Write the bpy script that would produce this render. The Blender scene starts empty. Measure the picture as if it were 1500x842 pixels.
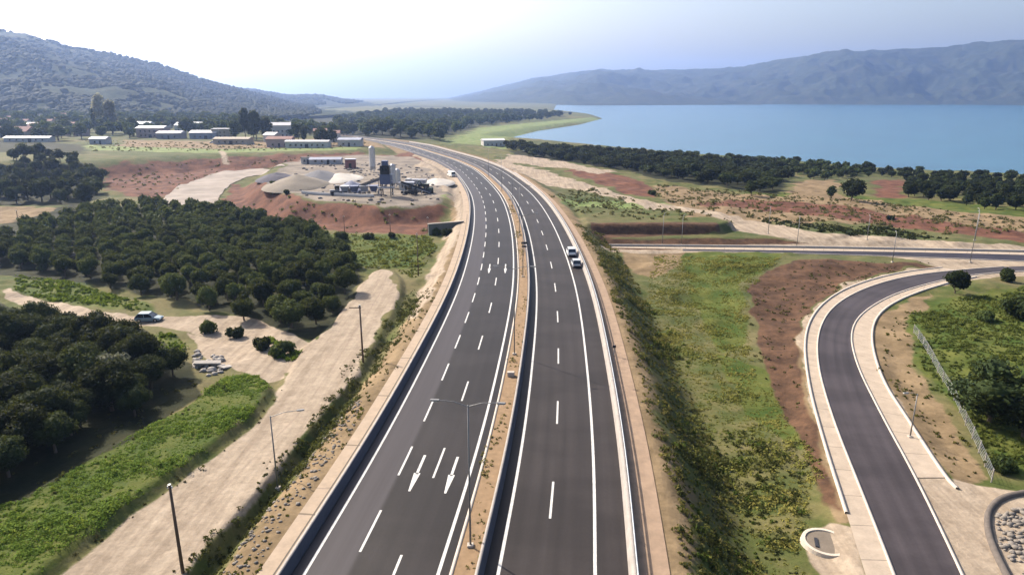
import bpy, bmesh, math, random
import numpy as np
random.seed(7)
rng = np.random.default_rng(11)
S = bpy.context.scene
COL = S.collection
R = math.radians

# ------------------------------------------------------------------ camera geometry
F, PITCH, CAMH = 1000.0, R(15.8), 34.0
cp, sp = math.cos(PITCH), math.sin(PITCH)

def ray(px, py):
    a, b = (px - 750) / F, (py - 421) / F
    return a, cp - b * sp, -sp - b * cp

def P(px, py, z):
    d = ray(px, py)
    t = (z - CAMH) / d[2]
    return d[0] * t, d[1] * t

# ------------------------------------------------------------------ noise
def _hash(ix, iy, seed):
    h = (ix.astype(np.int64) * 374761393 + iy.astype(np.int64) * 668265263 + seed * 1442695041) & 0xFFFFFFFF
    h = ((h ^ (h >> 13)) * 1274126177) & 0xFFFFFFFF
    return ((h ^ (h >> 16)) & 0xFFFF) / 65535.0

def vnoise(x, y, scale, seed=0):
    x = np.asarray(x, float) / scale; y = np.asarray(y, float) / scale
    ix, iy = np.floor(x), np.floor(y)
    fx, fy = x - ix, y - iy
    fx, fy = fx * fx * (3 - 2 * fx), fy * fy * (3 - 2 * fy)
    a, b = _hash(ix, iy, seed), _hash(ix + 1, iy, seed)
    c, d = _hash(ix, iy + 1, seed), _hash(ix + 1, iy + 1, seed)
    return (a * (1 - fx) + b * fx) * (1 - fy) + (c * (1 - fx) + d * fx) * fy - 0.5

def fbm(x, y, scale, seed=0, oct=4):
    s = 0; amp = 1
    for i in range(oct):
        s = s + amp * vnoise(x, y, scale / 2 ** i, seed + i * 17); amp *= 0.5
    return s

def sstep(a, b, x):
    t = np.clip((x - a) / (b - a), 0, 1)
    return t * t * (3 - 2 * t)

# ------------------------------------------------------------------ motorway axis: left edge line of the right carriageway, x as a function of y
AX = [(-200, -28), (-80, -14), (-40, -9.8), (0, -5.8), (20, -3.4), (42.5, -1.1), (55, .45), (73, 2.0), (100, 3.75), (117, 4.5), (131, 4.75),
      (147, 4.75), (168, 4.45), (190, 3.7), (215, 2.3), (240, .1), (266, -3.4), (300, -8.8), (327, -14), (370, -26), (410, -41), (470, -64),
      (540, -95), (660, -155), (800, -235), (1000, -355), (1400, -600)]
_yy = np.arange(-200, 1400, 1.0)
_xx = np.interp(_yy, [a[0] for a in AX], [a[1] for a in AX])
_k = np.exp(-(np.arange(-30, 31) / 11.0) ** 2); _k /= _k.sum()
_xx = np.convolve(np.pad(_xx, 30, mode='edge'), _k, 'valid')
_dx = np.gradient(_xx, _yy)
ROAD_Z0 = lambda y: np.where(np.asarray(y) > 480, -(np.asarray(y) - 480) * 0.022, 0.0)

def lateral(x, y):
    xa = np.interp(y, _yy, _xx); s = np.interp(y, _yy, _dx)
    lat = (x - xa) / np.sqrt(1 + s * s)
    yn = y + lat * s / np.sqrt(1 + s * s)            # one refinement towards the true foot point
    xa = np.interp(yn, _yy, _xx); s = np.interp(yn, _yy, _dx)
    return (x - xa) / np.sqrt(1 + s * s) + 0 * y

def axis_pt(y, off):
    xa = np.interp(y, _yy, _xx); s = np.interp(y, _yy, _dx); n = np.sqrt(1 + s * s)
    return xa + off / n, y - off * s / n

# ------------------------------------------------------------------ polygons
def sdf(poly, x, y):
    """signed distance, positive inside"""
    poly = np.asarray(poly, float)
    d2 = np.full(np.shape(x), 1e18); inside = np.zeros(np.shape(x), bool)
    n = len(poly)
    for i in range(n):
        ax, ay = poly[i]; bx, by = poly[(i + 1) % n]
        ex, ey = bx - ax, by - ay
        wx, wy = x - ax, y - ay
        t = np.clip((wx * ex + wy * ey) / (ex * ex + ey * ey + 1e-12), 0, 1)
        d2 = np.minimum(d2, (wx - ex * t) ** 2 + (wy - ey * t) ** 2)
        c = (ay > y) != (by > y)
        xi = ax + (y - ay) / (ey if abs(ey) > 1e-12 else 1e-12) * ex
        inside ^= c & (x < xi)
    d = np.sqrt(d2)
    return np.where(inside, d, -d)

def sdf_far(poly, x, y, reach):
    """sdf evaluated only near the polygon; -reach elsewhere"""
    p = np.asarray(poly); x = np.asarray(x, float); y = np.asarray(y, float)
    out = np.full(x.shape, -float(reach))
    m = (x > p[:, 0].min() - reach) & (x < p[:, 0].max() + reach) & (y > p[:, 1].min() - reach) & (y < p[:, 1].max() + reach)
    if m.any():
        out[m] = sdf(p, x[m], y[m])
    return out

def pxpoly(pts, z):
    return [P(px, py, z) for px, py in pts]

# ------------------------------------------------------------------ terrain
CTRL = [(0, 842, -.9), (100, 600, -1.5), (0, 470, -3.2), (250, 470, -2.4), (0, 340, -5), (300, 330, -5), (500, 380, -2.6), (600, 370, -2.2), (0, 280, -6),
        (100, 240, -4), (250, 290, -5), (330, 280, -4), (0, 205, 0), (200, 205, 2), (450, 212, 2), (550, 207, 0), (100, 182, 6), (300, 185, 4),
        (450, 190, 0), (600, 190, -10), (700, 190, -14), (800, 172, -15), (560, 170, -8), (650, 210, -6), (1000, 450, -5), (1150, 600, -5),
        (1100, 380, -5), (960, 370, -5), (1250, 390, -4.5), (1450, 500, -3.5), (1480, 800, -4), (1250, 800, -4.5), (1000, 820, -6),
        (900, 310, -1.5), (1000, 330, -1), (1200, 340, -2.5), (1400, 350, -4), (1500, 345, -4), (800, 260, -2), (760, 235, -4), (900, 255, -7),
        (1100, 290, -5), (1250, 290, -8), (1450, 300, -9), (800, 225, -12), (1000, 240, -14), (1200, 250, -15), (1450, 265, -15), (1500, 258, -16.5)]
_cw = np.array([P(a, b, z) + (z,) for a, b, z in CTRL])
_caz = np.arctan2(_cw[:, 0], _cw[:, 1]); _clr = np.log(np.hypot(_cw[:, 0], _cw[:, 1]))

def base_z(x, y):
    az = np.arctan2(x, y); lr = np.log(np.maximum(np.hypot(x, y), 8))
    num = np.zeros(np.shape(x)); den = np.zeros(np.shape(x))
    for a, l, z in zip(_caz, _clr, _cw[:, 2]):
        d2 = ((az - a) / 0.25) ** 2 + ((lr - l) / 0.33) ** 2
        w = np.exp(-d2 * 1.6) + 1e-4 / (1 + d2) ** 2
        num += w * z; den += w
    return num / den

DIRT_PX = [(70, 860), (180, 765), (290, 686), (370, 626), (402, 588), (428, 548), (452, 505), (492, 472), (520, 432), (536, 410), (548, 398), (562, 393), (575, 396), (583, 408),
           (584, 425), (570, 460), (547, 500), (522, 545), (482, 592), (432, 650), (370, 720), (320, 775), (250, 860)]
LUSH_PX = [(-160, 880), (45, 860), (150, 765), (250, 695), (330, 632), (378, 592), (392, 568), (372, 548), (335, 552), (275, 596), (190, 640), (100, 690), (30, 730), (-160, 790)]
RAMP_OUT_PX = [(1270, 860), (1262, 800), (1238, 740), (1205, 650), (1180, 560), (1174, 490), (1195, 448), (1240, 418), (1310, 399), (1380, 389), (1560, 384),
               (1560, 402), (1450, 404), (1390, 416), (1330, 432), (1290, 456), (1276, 490), (1290, 550), (1335, 620), (1395, 712), (1425, 760), (1485, 860)]
CROSS_PX = [(880, 359), (1210, 361), (1330, 363), (1500, 366), (1800, 372), (1800, 404), (1560, 390), (1400, 381), (1250, 375), (1100, 370.5), (890, 366)]
PLAT_PX = [(388, 258), (392, 272), (450, 292), (560, 303), (632, 298), (655, 282), (650, 262), (640, 245), (600, 230), (545, 226), (470, 230), (420, 238)]
TERR_PX = [(140, 234), (260, 227), (330, 225), (450, 222), (540, 216), (575, 206), (400, 196), (100, 192), (-400, 196), (-300, 240)]
T1 = [P(878, 358, -5), P(1208, 358, -5), P(1230, 345, -3), P(1240, 335, -3), P(1100, 318, -1), P(862, 318, -1)]
T1 = [(x, y) for x, y in T1]
T2 = [P(862, 341, -3), P(1045, 341, -3), P(1068, 331, -2), P(1030, 312, -1), P(850, 305, -1)]
SHORE_PX = [(1900, 285), (1700, 272), (1500, 256), (1400, 252), (1270, 247), (1240, 243), (1150, 236), (1000, 228.5), (850, 219), (775, 214), (735, 211), (745, 203), (790, 192),
            (850, 183), (885, 174), (868, 168), (835, 164), (812, 161.5)]
LAKE_Z = -18.0
LAKE = pxpoly(SHORE_PX, LAKE_Z) + [(620, 9000), (9000, 12000), (9500, 500), (900, 300)]
ZONES = [  # polygon, level, bank width
    (pxpoly(TERR_PX, 3.0), 3.0, 30.0),
    (pxpoly(PLAT_PX, 1.2), 1.4, 11.0),
    (T1, -3.0, 2.2),
    (T2, -0.6, 2.4),
    (pxpoly(LUSH_PX, -.6), -.7, 1.6),
    (pxpoly(DIRT_PX, -1.5), -1.5, 1.6),
    (pxpoly(RAMP_OUT_PX, -4.0), -4.0, 3.0),
    (pxpoly(CROSS_PX, -4.4), -4.4, 3.5),
]

def height(x, y):
    x = np.asarray(x, float); y = np.asarray(y, float)
    D = np.hypot(x, y)
    z = base_z(x, y)
    rough = fbm(x, y, 9.0, 3) * np.clip(D / 150, 0.35, 1.2)
    flat = np.zeros(x.shape)
    # ditch left of the motorway
    lat = lateral(x, y)
    zr = ROAD_Z0(y)
    for poly, lev, bw in ZONES[:4]:
        w = sstep(-bw, 0, sdf_far(poly, x, y, bw + 1))
        z = z + (lev - z) * w; flat = np.maximum(flat, w * 0.7)
    z = z + rough * (1 - flat) * np.where(D > 40, 1, 0.4)
    w = np.exp(-((lat + 23.3) / 2.4) ** 2) * sstep(112, 78, y)
    z = z + (-3.0 - z) * w
    for poly, lev, bw in ZONES[4:]:
        w = sstep(-bw, 0, sdf_far(poly, x, y, bw + 1))
        z = z + (lev - z) * w; flat = np.maximum(flat, w)
    # motorway bench
    bump = fbm(x, y, 3.0, 9) * 0.5
    wl = sstep(-23.0, -18.0, lat) * sstep(21.5, 13.0, lat)
    near = (lat > -18.0) & (lat < 13.0)
    z = np.where(near, zr - 0.07, z * (1 - wl) + (zr - 0.07) * wl + bump * wl * (1 - wl) * 3)
    # lake bed
    s = sdf_far(LAKE, x, y, 60)
    w = sstep(-25, 6, s)
    z = z + (np.minimum(z, -19.0) - z) * w - 5 * sstep(4, 40, s)
    return z

_t = np.exp(np.linspace(math.log(20), math.log(7000), 5000))
def G(px, py):
    d = ray(px, py); hl = math.hypot(d[0], d[1])
    D = _t
    x, y, z = d[0] / hl * D, d[1] / hl * D, CAMH + d[2] / hl * D
    h = height(x, y)
    i = int(np.argmax(z <= h)) if (z <= h).any() else len(D) - 1
    if i == 0: i = 1
    a, b = z[i - 1] - h[i - 1], h[i] - z[i]
    t = a / (a + b + 1e-9) if b > -a else 1.0
    t = min(max(t, 0), 1)
    return float(x[i - 1] + (x[i] - x[i - 1]) * t), float(y[i - 1] + (y[i] - y[i - 1]) * t)

def Gp(pts): return [G(*p) for p in pts]
def hz(x, y): return float(height(np.array([x]), np.array([y]))[0])
def top_height(base, py_top):
    """height of an upright thing at base=(x,y) whose top shows at picture row py_top"""
    D = base[1]
    b = (py_top - 421) / F
    ang = PITCH + math.atan(b)
    return CAMH - D * math.tan(ang) - hz(*base)

# ------------------------------------------------------------------ materials
MATS = {}
class N:
    def __init__(s, name):
        s.m = bpy.data.materials.new(name); s.m.use_nodes = True
        s.t = s.m.node_tree; s.t.nodes.clear()
        s.out = s.t.nodes.new('ShaderNodeOutputMaterial')
    def n(s, typ, **kw):
        o = s.t.nodes.new('ShaderNode' + typ)
        for k, v in kw.items():
            if k.startswith('i_'):
                o.inputs[k[2:].replace('_', ' ')].default_value = v
            else: setattr(o, k, v)
        return o
    def l(s, a, b): s.t.links.new(a, b)
    def pos(s): return s.n('NewGeometry').outputs['Position']
    def noise(s, scale, detail=4, vec=None, rough=.6):
        o = s.n('TexNoise'); o.inputs['Scale'].default_value = scale; o.inputs['Detail'].default_value = detail
        o.inputs['Roughness'].default_value = rough
        s.l(vec if vec is not None else s.pos(), o.inputs['Vector'])
        return o.outputs['Fac']
    def math(s, op, a, b=None, c=None, clamp=False):
        o = s.n('Math', operation=op, use_clamp=clamp)
        for i, v in enumerate((a, b, c)):
            if v is None: continue
            if isinstance(v, (int, float)): o.inputs[i].default_value = v
            else: s.l(v, o.inputs[i])
        return o.outputs[0]
    def ramp(s, v, a, b):
        o = s.n('MapRange', interpolation_type='SMOOTHSTEP')
        s.l(v, o.inputs[0]); o.inputs[1].default_value = a; o.inputs[2].default_value = b
        return o.outputs[0]
    def mix(s, f, a, b, blend='MIX'):
        o = s.n('Mix', data_type='RGBA', blend_type=blend)
        if isinstance(f, (int, float)): o.inputs[0].default_value = f
        else: s.l(f, o.inputs[0])
        for i, v in ((6, a), (7, b)):
            if isinstance(v, tuple): o.inputs[i].default_value = v + (1,) if len(v) == 3 else v
            else: s.l(v, o.inputs[i])
        return o.outputs[2]
    def scalecol(s, col, f):
        o = s.n('Mix', data_type='RGBA', blend_type='MULTIPLY'); o.inputs[0].default_value = 1
        s.l(col, o.inputs[6]) if not isinstance(col, tuple) else setattr(o.inputs[6], 'default_value', col + (1,))
        c = s.n('CombineColor'); [s.l(f, c.inputs[i]) for i in range(3)]
        s.l(c.outputs[0], o.inputs[7]); return o.outputs[2]
    def bsdf(s, col, rough=.8, spec=.3, metal=0., bump=None, bumpd=.1, bstr=.5):
        b = s.n('BsdfPrincipled')
        if isinstance(col, tuple): b.inputs['Base Color'].default_value = col + (1,)
        else: s.l(col, b.inputs['Base Color'])
        if isinstance(rough, (int, float)): b.inputs['Roughness'].default_value = rough
        else: s.l(rough, b.inputs['Roughness'])
        b.inputs['Metallic'].default_value = metal
        b.inputs['Specular IOR Level'].default_value = spec
        if bump is not None:
            u = s.n('Bump'); u.inputs['Strength'].default_value = bstr; u.inputs['Distance'].default_value = bumpd
            s.l(bump, u.inputs['Height']); s.l(u.outputs[0], b.inputs['Normal'])
        s.l(b.outputs[0], s.out.inputs['Surface']); return b

def plain(name, col, rough=.7, metal=0., var=.25, scale=1.5, spec=.3):
    key = ('p', name)
    if key in MATS: return MATS[key]
    s = N(name); n = s.noise(scale, 5)
    f = s.math('MULTIPLY_ADD', n, var * 2, 1 - var)
    s.bsdf(s.scalecol(col, f), rough, spec, metal)
    MATS[key] = s.m; return s.m

def leafmat(name, c1, c2, trans=.35, var=.95, patch=0.08):
    key = ('l', name)
    if key in MATS: return MATS[key]
    s = N(name); g = s.n('NewGeometry')
    rnd = g.outputs['Random Per Island']
    pn = s.noise(patch, 3)
    oi = s.n('ObjectInfo')
    f = s.math('ADD', s.math('MULTIPLY', rnd, .45), s.math('MULTIPLY', s.ramp(pn, .3, .7), .55))
    col = s.mix(f, c1, c2)
    v = s.math('MULTIPLY_ADD', oi.outputs['Random'], var, 1 - var / 2)
    col = s.scalecol(col, v)
    d = s.n('BsdfPrincipled'); s.l(col, d.inputs['Base Color']); d.inputs['Roughness'].default_value = .8; d.inputs['Specular IOR Level'].default_value = .08
    tr = s.n('BsdfTranslucent'); s.l(s.scalecol(s.mix(.35, col, (.16, .17, .02)), s.math('ADD', 1.0, .1)), tr.inputs[0])
    mx = s.n('MixShader'); mx.inputs[0].default_value = trans
    s.l(d.outputs[0], mx.inputs[1]); s.l(tr.outputs[0], mx.inputs[2]); s.l(mx.outputs[0], s.out.inputs['Surface'])
    MATS[key] = s.m; return s.m

# ------------------------------------------------------------------ object helpers
def link(o, parent=None):
    COL.objects.link(o)
    if parent: o.parent = parent
    return o

def tag(o, label=None, cat=None, group=None, kind=None):
    if label: o['label'] = label
    if cat: o['category'] = cat
    if group: o['group'] = group
    if kind: o['kind'] = kind
    return o

def empty(name, loc, rz=0, scale=1):
    o = bpy.data.objects.new(name, None); o.empty_display_size = .5
    o.location = loc; o.rotation_euler = (0, 0, rz)
    o.scale = (scale,) * 3 if isinstance(scale, (int, float)) else scale
    return link(o)

def from_np(name, v, f, mat, parent=None, smooth=False):
    """f: (n,3) or (n,4) array"""
    v = np.asarray(v, np.float32); f = np.asarray(f, np.int32)
    me = bpy.data.meshes.new(name)
    me.vertices.add(len(v)); me.vertices.foreach_set('co', v.ravel())
    k = f.shape[1]
    me.loops.add(f.size); me.loops.foreach_set('vertex_index', f.ravel())
    me.polygons.add(len(f)); me.polygons.foreach_set('loop_start', np.arange(0, f.size, k, dtype=np.int32))
    if smooth: me.polygons.foreach_set('use_smooth', np.ones(len(f), bool))
    me.update(calc_edges=True)
    if mat: me.materials.append(mat)
    o = bpy.data.objects.new(name, me)
    return link(o, parent)

class MB:
    """collects shapes into one bmesh"""
    def __init__(s): s.bm = bmesh.new()
    def box(s, c, size, rz=0, bev=0.0, ry=0, rx=0):
        g = bmesh.ops.create_cube(s.bm, size=1)['verts']
        bmesh.ops.scale(s.bm, vec=size, verts=g)
        if bev:
            es = list({e for v in g for e in v.link_edges})
            r = bmesh.ops.bevel(s.bm, geom=es, offset=bev, segments=1, affect='EDGES')
            g = list({v for f in r['faces'] for v in f.verts} | {v for v in g if v.is_valid})
        from mathutils import Matrix
        for ang, ax in ((rx, 'X'), (ry, 'Y'), (rz, 'Z')):
            if ang: bmesh.ops.rotate(s.bm, verts=g, cent=(0, 0, 0), matrix=Matrix.Rotation(ang, 3, ax))
        bmesh.ops.translate(s.bm, vec=c, verts=g)
        return s
    def tube(s, a, b, r0, r1=None, seg=8):
        from mathutils import Vector
        a, b = Vector(a), Vector(b); r1 = r0 if r1 is None else r1
        d = (b - a); L = d.length
        g = bmesh.ops.create_cone(s.bm, cap_ends=True, segments=seg, radius1=r0, radius2=r1, depth=L)['verts']
        q = Vector((0, 0, 1)).rotation_difference(d.normalized())
        bmesh.ops.rotate(s.bm, verts=g, cent=(0, 0, 0), matrix=q.to_matrix())
        bmesh.ops.translate(s.bm, vec=(a + b) / 2, verts=g)
        return s
    def prism(s, pts, axis, w0, w1):
        """extrude a polygon; axis 'x': pts are (y,z); 'y': pts are (x,z); 'z': pts are (x,y)"""
        def mk(p, w): return {'x': (w, p[0], p[1]), 'y': (p[0], w, p[1]), 'z': (p[0], p[1], w)}[axis]
        A = [s.bm.verts.new(mk(p, w0)) for p in pts]; B = [s.bm.verts.new(mk(p, w1)) for p in pts]
        n = len(pts)
        s.bm.faces.new(A); s.bm.faces.new(B[::-1])
        for i in range(n): s.bm.faces.new((A[i], B[i], B[(i + 1) % n], A[(i + 1) % n]))
        return s
    def loft(s, rings, cap=True):
        V = [[s.bm.verts.new(p) for p in r] for r in rings]
        n = len(rings[0])
        for a, b in zip(V, V[1:]):
            for i in range(n): s.bm.faces.new((a[i], a[(i + 1) % n], b[(i + 1) % n], b[i]))
        if cap: s.bm.faces.new(V[0][::-1]); s.bm.faces.new(V[-1])
        return s
    def build(s, name, mat, parent=None, smooth=False):
        bmesh.ops.recalc_face_normals(s.bm, faces=s.bm.faces)
        me = bpy.data.meshes.new(name); s.bm.to_mesh(me); s.bm.free()
        if smooth:
            for p in me.polygons: p.use_smooth = True
        me.materials.append(mat)
        return link(bpy.data.objects.new(name, me), parent)

def resample(pts, n, it=3):
    p = np.asarray(pts, float)
    for _ in range(it):                                  # Chaikin corner cutting
        a, b = p[:-1] * .75 + p[1:] * .25, p[:-1] * .25 + p[1:] * .75
        q = np.empty((2 * len(a), p.shape[1])); q[0::2] = a; q[1::2] = b
        p = np.vstack([p[:1], q, p[-1:]])
    d = np.concatenate([[0], np.cumsum(np.linalg.norm(np.diff(p, axis=0), axis=1))])
    t = np.linspace(0, d[-1], n)
    return np.stack([np.interp(t, d, p[:, i]) for i in range(p.shape[1])], 1)

def grid_faces(nu, nv):
    i = np.arange(nu - 1)[:, None] * nv + np.arange(nv - 1)[None, :]
    return np.stack([i, i + nv, i + nv + 1, i + 1], -1).reshape(-1, 4)

def add_uv(o, uv):
    me = o.data; l = me.uv_layers.new(name='UVMap')
    vi = np.empty(len(me.loops), np.int32); me.loops.foreach_get('vertex_index', vi)
    l.data.foreach_set('uv', np.asarray(uv, np.float32)[vi].ravel())

def mw_ribbon(name, o0, o1, dz, mat, y0=-60, y1=900, nlat=2, parent=None, step=2.0):
    ys = np.arange(y0, y1 + .01, step); us = np.linspace(o0, o1, nlat)
    Y, U = np.meshgrid(ys, us, indexing='ij')
    X, YY = axis_pt(Y, U)
    Z = ROAD_Z0(YY) + dz
    o = from_np(name, np.stack([X, YY, Z], -1).reshape(-1, 3), grid_faces(len(ys), nlat)[:, ::-1], mat, parent)
    add_uv(o, np.stack([U, Y], -1).reshape(-1, 2)); return o

def mw_sweep(name, off, prof, dz, mat, y0=-60, y1=700, step=2.5, parent=None):
    """sweep a closed section [(lateral, z)] along the motorway"""
    ys = np.arange(y0, y1 + .01, step); n = len(prof)
    V = []
    for y in ys:
        for a, h in prof:
            x, yy = axis_pt(y, off + a); V.append((x, yy, float(ROAD_Z0(yy)) + dz + h))
    f = []
    for i in range(len(ys) - 1):
        for j in range(n):
            f.append((i * n + j, (i + 1) * n + j, (i + 1) * n + (j + 1) % n, i * n + (j + 1) % n))
    return from_np(name, V, np.array(f), mat, parent)

def ribbon2(name, A, B, dz, mat, n=160, nlat=5, parent=None, rise=None):
    """sheet between two ground polylines (world xy), draped on the terrain"""
    a, b = resample(A, n), resample(B, n)
    t = np.linspace(0, 1, nlat)[None, :, None]
    q = a[:, None] * (1 - t) + b[:, None] * t
    z = height(q[..., 0], q[..., 1]) + dz
    v = np.concatenate([q, z[..., None]], -1).reshape(-1, 3)
    o = from_np(name, v, grid_faces(n, nlat), mat, parent)
    w = np.linalg.norm(b - a, axis=1)
    s = np.concatenate([[0], np.cumsum(np.linalg.norm(np.diff((a + b) / 2, axis=0), axis=1))])
    U = np.linspace(0, 1, nlat)[None] * w[:, None]; Vv = np.repeat(s[:, None], nlat, 1)
    add_uv(o, np.stack([U, Vv], -1).reshape(-1, 2))
    me = o.data
    if me.polygons[0].normal.z < 0: me.flip_normals()
    return o

def path_sweep(name, pts, prof, mat, parent=None, n=120, dz=0.0, closed=True, follow=True):
    p = resample(pts, n); d = np.gradient(p, axis=0); d /= np.linalg.norm(d, axis=1)[:, None]
    nrm = np.stack([d[:, 1], -d[:, 0]], 1); k = len(prof)
    z = height(p[:, 0], p[:, 1])
    V = [(p[i, 0] + nrm[i, 0] * a, p[i, 1] + nrm[i, 1] * a, z[i] + dz + h) for i in range(n) for a, h in prof]
    f = [(i * k + j, (i + 1) * k + j, (i + 1) * k + (j + 1) % k, i * k + (j + 1) % k) for i in range(n - 1) for j in range(k)]
    return from_np(name, V, np.array(f), mat, parent)


# ------------------------------------------------------------------ ground sheet
def build_ground():
    az = np.concatenate([np.linspace(-180, -56, 40)[:-1], np.linspace(-56, 56, 860), np.linspace(56, 180, 40)[1:]])
    rr = np.concatenate([[2, 10, 18], np.exp(np.linspace(math.log(26), math.log(420), 640)), np.exp(np.linspace(math.log(425), math.log(7500), 260))])
    A, Rr = np.meshgrid(np.radians(az), rr, indexing='ij')
    x, y = (Rr * np.sin(A)), (Rr * np.cos(A))
    z = height(x, y)
    s = np.hypot(x, y)
    amp = np.clip(s / 70, .5, 6)
    wx = x + fbm(x, y, 6, 21) * 1.6 * amp * .6 + fbm(x, y, 25, 31) * amp
    wy = y + fbm(x, y, 6, 22) * 1.6 * amp * .6 + fbm(x, y, 25, 32) * amp
    masks = {k: np.zeros(x.shape) for k in 'red gravel tan lush plow dark grey pale'.split()}
    for ch, pts, soft, rag in MASKPOLY:
        poly = Gp(pts) if isinstance(pts[0][0], (int, float)) and max(abs(p[0]) for p in pts) > 60 else pts
        fx, fy = (wx, wy) if rag else (x, y)
        D = np.mean([math.hypot(*p) for p in poly])
        k = soft * max(1, D / 90)
        m = sstep(-k, k, sdf_far(poly, fx, fy, k + 30))
        masks[ch] = np.maximum(masks[ch], m)
    lat = lateral(x, y)
    masks['tan'] = np.maximum(masks['tan'], sstep(18, 12.5, lat + fbm(x, y, 4, 5) * 2) * sstep(-24, -18.5, lat) * .95)
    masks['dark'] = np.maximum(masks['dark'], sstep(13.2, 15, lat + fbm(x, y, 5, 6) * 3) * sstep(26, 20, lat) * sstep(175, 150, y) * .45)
    cl = resample([P(a, b, -1.5) for a, b in [(165, 860), (222, 800), (330, 703), (400, 638), (455, 570), (500, 510), (530, 462), (555, 425), (560, 405)]], 80)
    dmin = np.full(x.shape, 99.0); near = (np.abs(x + 20) < 30) & (y > 30) & (y < 170)
    dl = np.full(near.sum(), 99.0); xn, yn = x[near] + vnoise(x[near], y[near], 9, 61) * .9, y[near]
    for (ax, ay), (bx, by) in zip(cl[:-1], cl[1:]):
        ex, ey = bx - ax, by - ay; L2 = ex * ex + ey * ey
        t = np.clip(((xn - ax) * ex + (yn - ay) * ey) / L2, 0, 1); d = ((xn - ax) * ey - (yn - ay) * ex) / math.sqrt(L2)
        dd = np.hypot(xn - ax - t * ex, yn - ay - t * ey); sg = np.where(d < 0, -dd, dd)
        dl = np.where(np.abs(sg) < np.abs(dl), sg, dl)
    ru = np.zeros(near.sum())
    for c0, g0 in ((-.8, .52), (.8, .55), (2.5, .36)): ru = np.maximum(ru, g0 * np.exp(-((dl - c0) / .26) ** 2))
    masks['rut'] = np.zeros(x.shape); masks['rut'][near] = ru
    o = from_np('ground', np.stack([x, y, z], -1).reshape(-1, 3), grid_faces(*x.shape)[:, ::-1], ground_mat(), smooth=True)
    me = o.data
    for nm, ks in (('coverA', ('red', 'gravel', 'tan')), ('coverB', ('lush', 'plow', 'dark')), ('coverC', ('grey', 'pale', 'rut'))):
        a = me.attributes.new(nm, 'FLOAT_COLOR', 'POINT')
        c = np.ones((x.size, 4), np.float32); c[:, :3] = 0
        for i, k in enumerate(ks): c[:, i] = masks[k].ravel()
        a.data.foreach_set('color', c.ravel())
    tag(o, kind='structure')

def ground_mat():
    s = N('ground_cover')
    big, mid, fine = s.noise(.03, 4), s.noise(.22, 5), s.noise(1.6, 6, rough=.7)
    far = s.noise(.006, 6)
    base = s.mix(s.ramp(mid, .35, .68), (.065, .085, .022), (.15, .135, .055))
    base = s.mix(s.math('MULTIPLY', s.ramp(big, .42, .7), .6), base, (.19, .15, .085))
    base = s.mix(s.math('MULTIPLY', s.ramp(far, .45, .6), .5), base, (.05, .075, .03))
    chans = []
    for nm in ('coverA', 'coverB', 'coverC'):
        a = s.n('Attribute', attribute_name=nm); sep = s.n('SeparateColor'); s.l(a.outputs['Color'], sep.inputs[0]); chans.append(sep.outputs)
    wob = s.math('MULTIPLY_ADD', s.math('ADD', s.math('MULTIPLY', fine, .45), s.math('MULTIPLY', mid, .55)), 1.1, -.55)
    def layer(col, ch, c1, c2, wb=1.0, var=mid):
        f = s.math('MULTIPLY_ADD', wob, wb, ch)
        f = s.math('MULTIPLY', s.ramp(f, .3, .7), s.ramp(ch, .02, .12))
        return s.mix(f, col, s.mix(s.ramp(var, .3, .7), c1, c2))
    c = base
    c = layer(c, chans[2][1], (.13, .19, .06), (.22, .24, .10), .8)
    c = layer(c, chans[1][0], (.045, .078, .014), (.115, .125, .03), 1.1)
    c = layer(c, chans[0][2], (.16, .115, .065), (.27, .195, .115), 1.2)
    c = layer(c, chans[0][0], (.085, .040, .029), (.18, .082, .051), 1.25)
    c = layer(c, chans[1][1], (.055, .033, .022), (.135, .075, .045), 1.1, var=s.noise(.35, 6, rough=.7))
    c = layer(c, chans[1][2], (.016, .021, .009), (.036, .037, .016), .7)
    c = layer(c, chans[2][0], (.15, .13, .11), (.29, .245, .20), .9, var=s.noise(.12, 5))
    mp = s.n('Mapping'); s.l(s.pos(), mp.inputs[0]); mp.inputs['Scale'].default_value = (.9, .045, 1); mp.inputs['Rotation'].default_value = (0, 0, .08)
    trk = s.math('ADD', s.math('MULTIPLY', s.noise(1, 4, vec=mp.outputs[0]), .6), s.math('MULTIPLY', s.noise(.5, 6, rough=.65), .4))
    # gravel with faint wheel tracks and stains
    c = layer(c, chans[0][1], (.245, .192, .142), (.42, .345, .262), .7, var=trk)
    c = layer(c, chans[2][2], (.20, .15, .115), (.30, .235, .18), .8)
    vary = s.math('MULTIPLY', s.math('MULTIPLY_ADD', fine, .9, .55), .80)
    c = s.scalecol(c, vary)
    h = s.math('ADD', s.math('MULTIPLY', fine, .6), mid)
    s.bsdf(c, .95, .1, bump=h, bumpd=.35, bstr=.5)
    return s.m

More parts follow.
